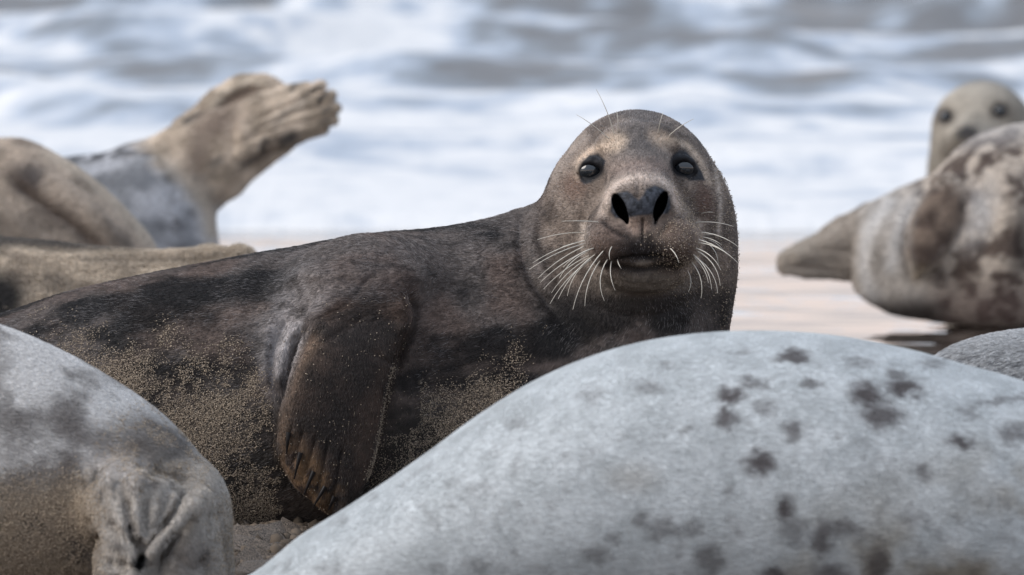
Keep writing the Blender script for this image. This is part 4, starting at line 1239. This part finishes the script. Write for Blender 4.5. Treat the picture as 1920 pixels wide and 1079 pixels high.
# ------------------------------------------------------------------ mottled seal at the right, flipper against its flank
FRP = Frame(18.3, 1800)
PB = dense([(1594, 440, 505, 12, 40), (1604, 404, 540, 55, 38), (1622, 388, 560, 90, 34), (1645, 376, 574, 112, 28), (1680, 358, 590, 130, 20), (1742, 331, 600, 148, 8), (1764, 315, 604, 152, 4), (1795, 282, 608, 160, 0), (1838, 254, 612, 170, 0), (1920, 233, 615, 178, 0), (2040, 240, 615, 175, 0), (2160, 290, 612, 150, 0), (2300, 380, 605, 110, 0), (2380, 450, 595, 70, 0), (2430, 510, 580, 25, 0)])
PF = dense([(330, 1745, 1800, 14, -138), (370, 1728, 1802, 22, -150), (410, 1708, 1796, 24, -158), (450, 1698, 1782, 22, -160), (490, 1698, 1760, 18, -158), (515, 1706, 1735, 12, -154), (522, 1712, 1726, 6, -152)])
def f_mott(p):
    b = loft(p, PB, 'x', 2.1)
    b = smin(b, ell(p, (1890, 440, -60), (140, 160, 130)), 40)
    t = chain(p, [(1481, 491, 30, 22), (1515, 486, 34, 31), (1550, 479, 38, 39), (1595, 466, 42, 58), (1640, 456, 46, 76)], 14, 0.7)
    t = smin(t, chain(p, [(1476, 480, 24, 12), (1520, 476, 22, 16)], 6, 0.8), 5)
    t = smin(t, chain(p, [(1473, 503, 30, 12), (1520, 500, 30, 16)], 6, 0.8), 5)
    t = smin(t, chain(p, [(1500, 480, 10, 14), (1560, 460, 12, 22), (1620, 440, 16, 32)], 10, 0.7), 6)
    b = smin(b, t, 7)
    fl = loft(p, PF, 'y', 2.3)
    return smin(b, fl, 18)
def mott_col(p, n):
    x, y, c = p[:, 0], p[:, 1], p[:, 2]
    rear = mix((0.34, 0.305, 0.27), (0.68, 0.635, 0.585), sstep(.3, .7, fbm(p * np.array([1.6, .5, 1]), 50, 4, 1)))
    rear = mix(rear, (0.70, 0.69, 0.68), 0.8 * np.exp(-(seg_dist(p[:, :2], curve2([(1670, 380), (1630, 430), (1615, 500), (1640, 560)]))[0] / 16) ** 2))
    rear = mix(rear, (0.70, 0.69, 0.68), 0.7 * np.exp(-(seg_dist(p[:, :2], curve2([(1748, 345), (1690, 410), (1668, 500)]))[0] / 14) ** 2))
    rear = mix(rear, (0.44, 0.38, 0.32), 0.8 * (1 - sstep(1590, 1625, x)))
    rear = mix(rear, (0.46, 0.41, 0.35), 0.8 * (1 - sstep(1480, 1580, x)) * (1 - sstep(470, 500, y)))
    mot = fbm(p, 25, 3, 4)
    fr_ = mix((0.15, 0.112, 0.092), (0.66, 0.585, 0.505), sstep(.38, .62, mot))
    fr_ = mix(fr_, (0.72, 0.69, 0.66), 0.8 * blob(p, (1830, 400), (26, 60), 20, .8))
    fr_ = mix(fr_, (0.60, 0.58, 0.565), 0.6 * (1 - sstep(250, 300, y - (x - 1838) * -0.1)))
    fr_ = mix(fr_, (0.05, 0.038, 0.034), 0.75 * blob(p, (1905, 450), (26, 60), 0, .8))
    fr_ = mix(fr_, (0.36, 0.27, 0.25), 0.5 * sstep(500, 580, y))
    base = mix(rear, fr_, sstep(1690, 1760, x - (y - 400) * 0.12))
    fl = in_poly(p, [(1740, 345), (1705, 400), (1695, 470), (1712, 525), (1742, 505), (1770, 460), (1800, 410), (1800, 360)], 18) * (c < -100)
    base = mix(base, mix((0.12, 0.085, 0.068), (0.30, 0.23, 0.18), sstep(.3, .7, fbm(p, 30, 3, 7))), fl)
    base = mix(base, (0.28, 0.22, 0.13), 0.6 * fl * sstep(480, 520, y))
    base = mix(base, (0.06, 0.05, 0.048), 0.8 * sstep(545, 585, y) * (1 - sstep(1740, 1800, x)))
    return base
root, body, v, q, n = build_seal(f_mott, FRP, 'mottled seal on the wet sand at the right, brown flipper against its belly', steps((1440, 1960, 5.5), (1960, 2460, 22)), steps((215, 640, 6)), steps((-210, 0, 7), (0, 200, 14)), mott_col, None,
    [([(1800, 370), (1790, 430), (1765, 480), (1735, 520)], 8, 9), ([(1745, 340), (1700, 405), (1690, 470), (1708, 530)], 8, 8), ([(1815, 330), (1850, 420), (1820, 500)], 18, 8), ([(1870, 300), (1900, 420), (1880, 520)], 22, -8), ([(1520, 470), (1590, 470), (1610, 490)], 6, 4), ([(1475, 500), (1540, 505), (1600, 515)], 5, 5)])
if FUR:
    fur(body, FRP, v, q, n, mott_col, flow(-0.8, 0.5), 45000, 8, 0.7, (1440, 215, 2000, 640), lay=0.25, clump=0.12)

# ------------------------------------------------------------------ pale tan seal head looking over the mottled one
FRH = Frame(20.6, 1850)
def f_hd(p):
    h = ell(p, (1842, 252, 0), (96, 98, 90))
    h = smin(h, ell(p, (1848, 330, 10), (104, 110, 95)), 30)
    h = smin(h, ell(p, (1812, 268, -75), (46, 42, 58)), 30)
    h = smin(h, capsule(p, (1852, 340, 20), (1900, 470, 60), 100, 118), 30)
    b = capsule(p, (1900, 450, 80), (2200, 455, 200), 95, 80)
    b = smin(b, capsule(p, (2200, 455, 200), (2420, 500, 280), 80, 30), 30)
    h = smin(h, b, 50)
    for (cx, cy) in ((1771, 221), (1869, 211)):
        h = smax(h, -ell(p, (cx, cy, HC[cx] - 6), (14, 12, 12)), 6)
    return h
HC = {1771: -45.0, 1869: -80.0}
_h0 = lambda p: smin(ell(p, (1842, 252, 0), (96, 98, 90)), ell(p, (1812, 268, -75), (46, 42, 58)), 30)
for k_, y_ in ((1771, 221), (1869, 211)):
    HC[k_] = surf_c(_h0, k_, y_, -200, 100)
def hd_col(p, n):
    b = mix((0.36, 0.325, 0.275), (0.55, 0.505, 0.435), sstep(.3, .7, fbm(p, 40, 3, 1)))
    b = mix(b, (0.03, 0.03, 0.035), 0.95 * blob(p, (1806, 254), (20, 15), 0, .5) * (p[:, 2] < -60))
    b = mix(b, (0.16, 0.13, 0.10), 0.8 * blob(p, (1802, 284), (34, 20), 0, .8))
    for cx, cy in ((1771, 221), (1869, 211)):
        b = mix(b, (0.02, 0.02, 0.022), blob(p, (cx, cy), (17, 16), 0, .5) * (p[:, 2] < 0))
        b = mix(b, (0.22, 0.18, 0.14), 0.4 * blob(p, (cx, cy), (26, 24), 0, .8))
    return b
root, body, v, q, n = build_seal(f_hd, FRH, 'pale tan seal head peering over the mottled seal at the top right', steps((1730, 1960, 5), (1960, 2460, 24)), steps((140, 360, 5), (360, 580, 16)), steps((-150, 60, 5), (60, 320, 16)), hd_col, None, [([(1750, 240), (1758, 290), (1780, 315)], 8, 5)])
for cx, cy in ((1771, 221), (1869, 211)):
    uv_ball('eye', (cx, cy, HC[cx] + 3), (11, 10, 9), EYE, root, FRH, 14, 10)
if FUR:
    fur(body, FRH, v, q, n, hd_col, lambda p: p - np.array([1806, 254, -140.0]), 22000, 6, 0.7, (1730, 140, 2000, 330), lay=0.25, clump=0.12)
print('script time', round(time.time() - T0, 1))
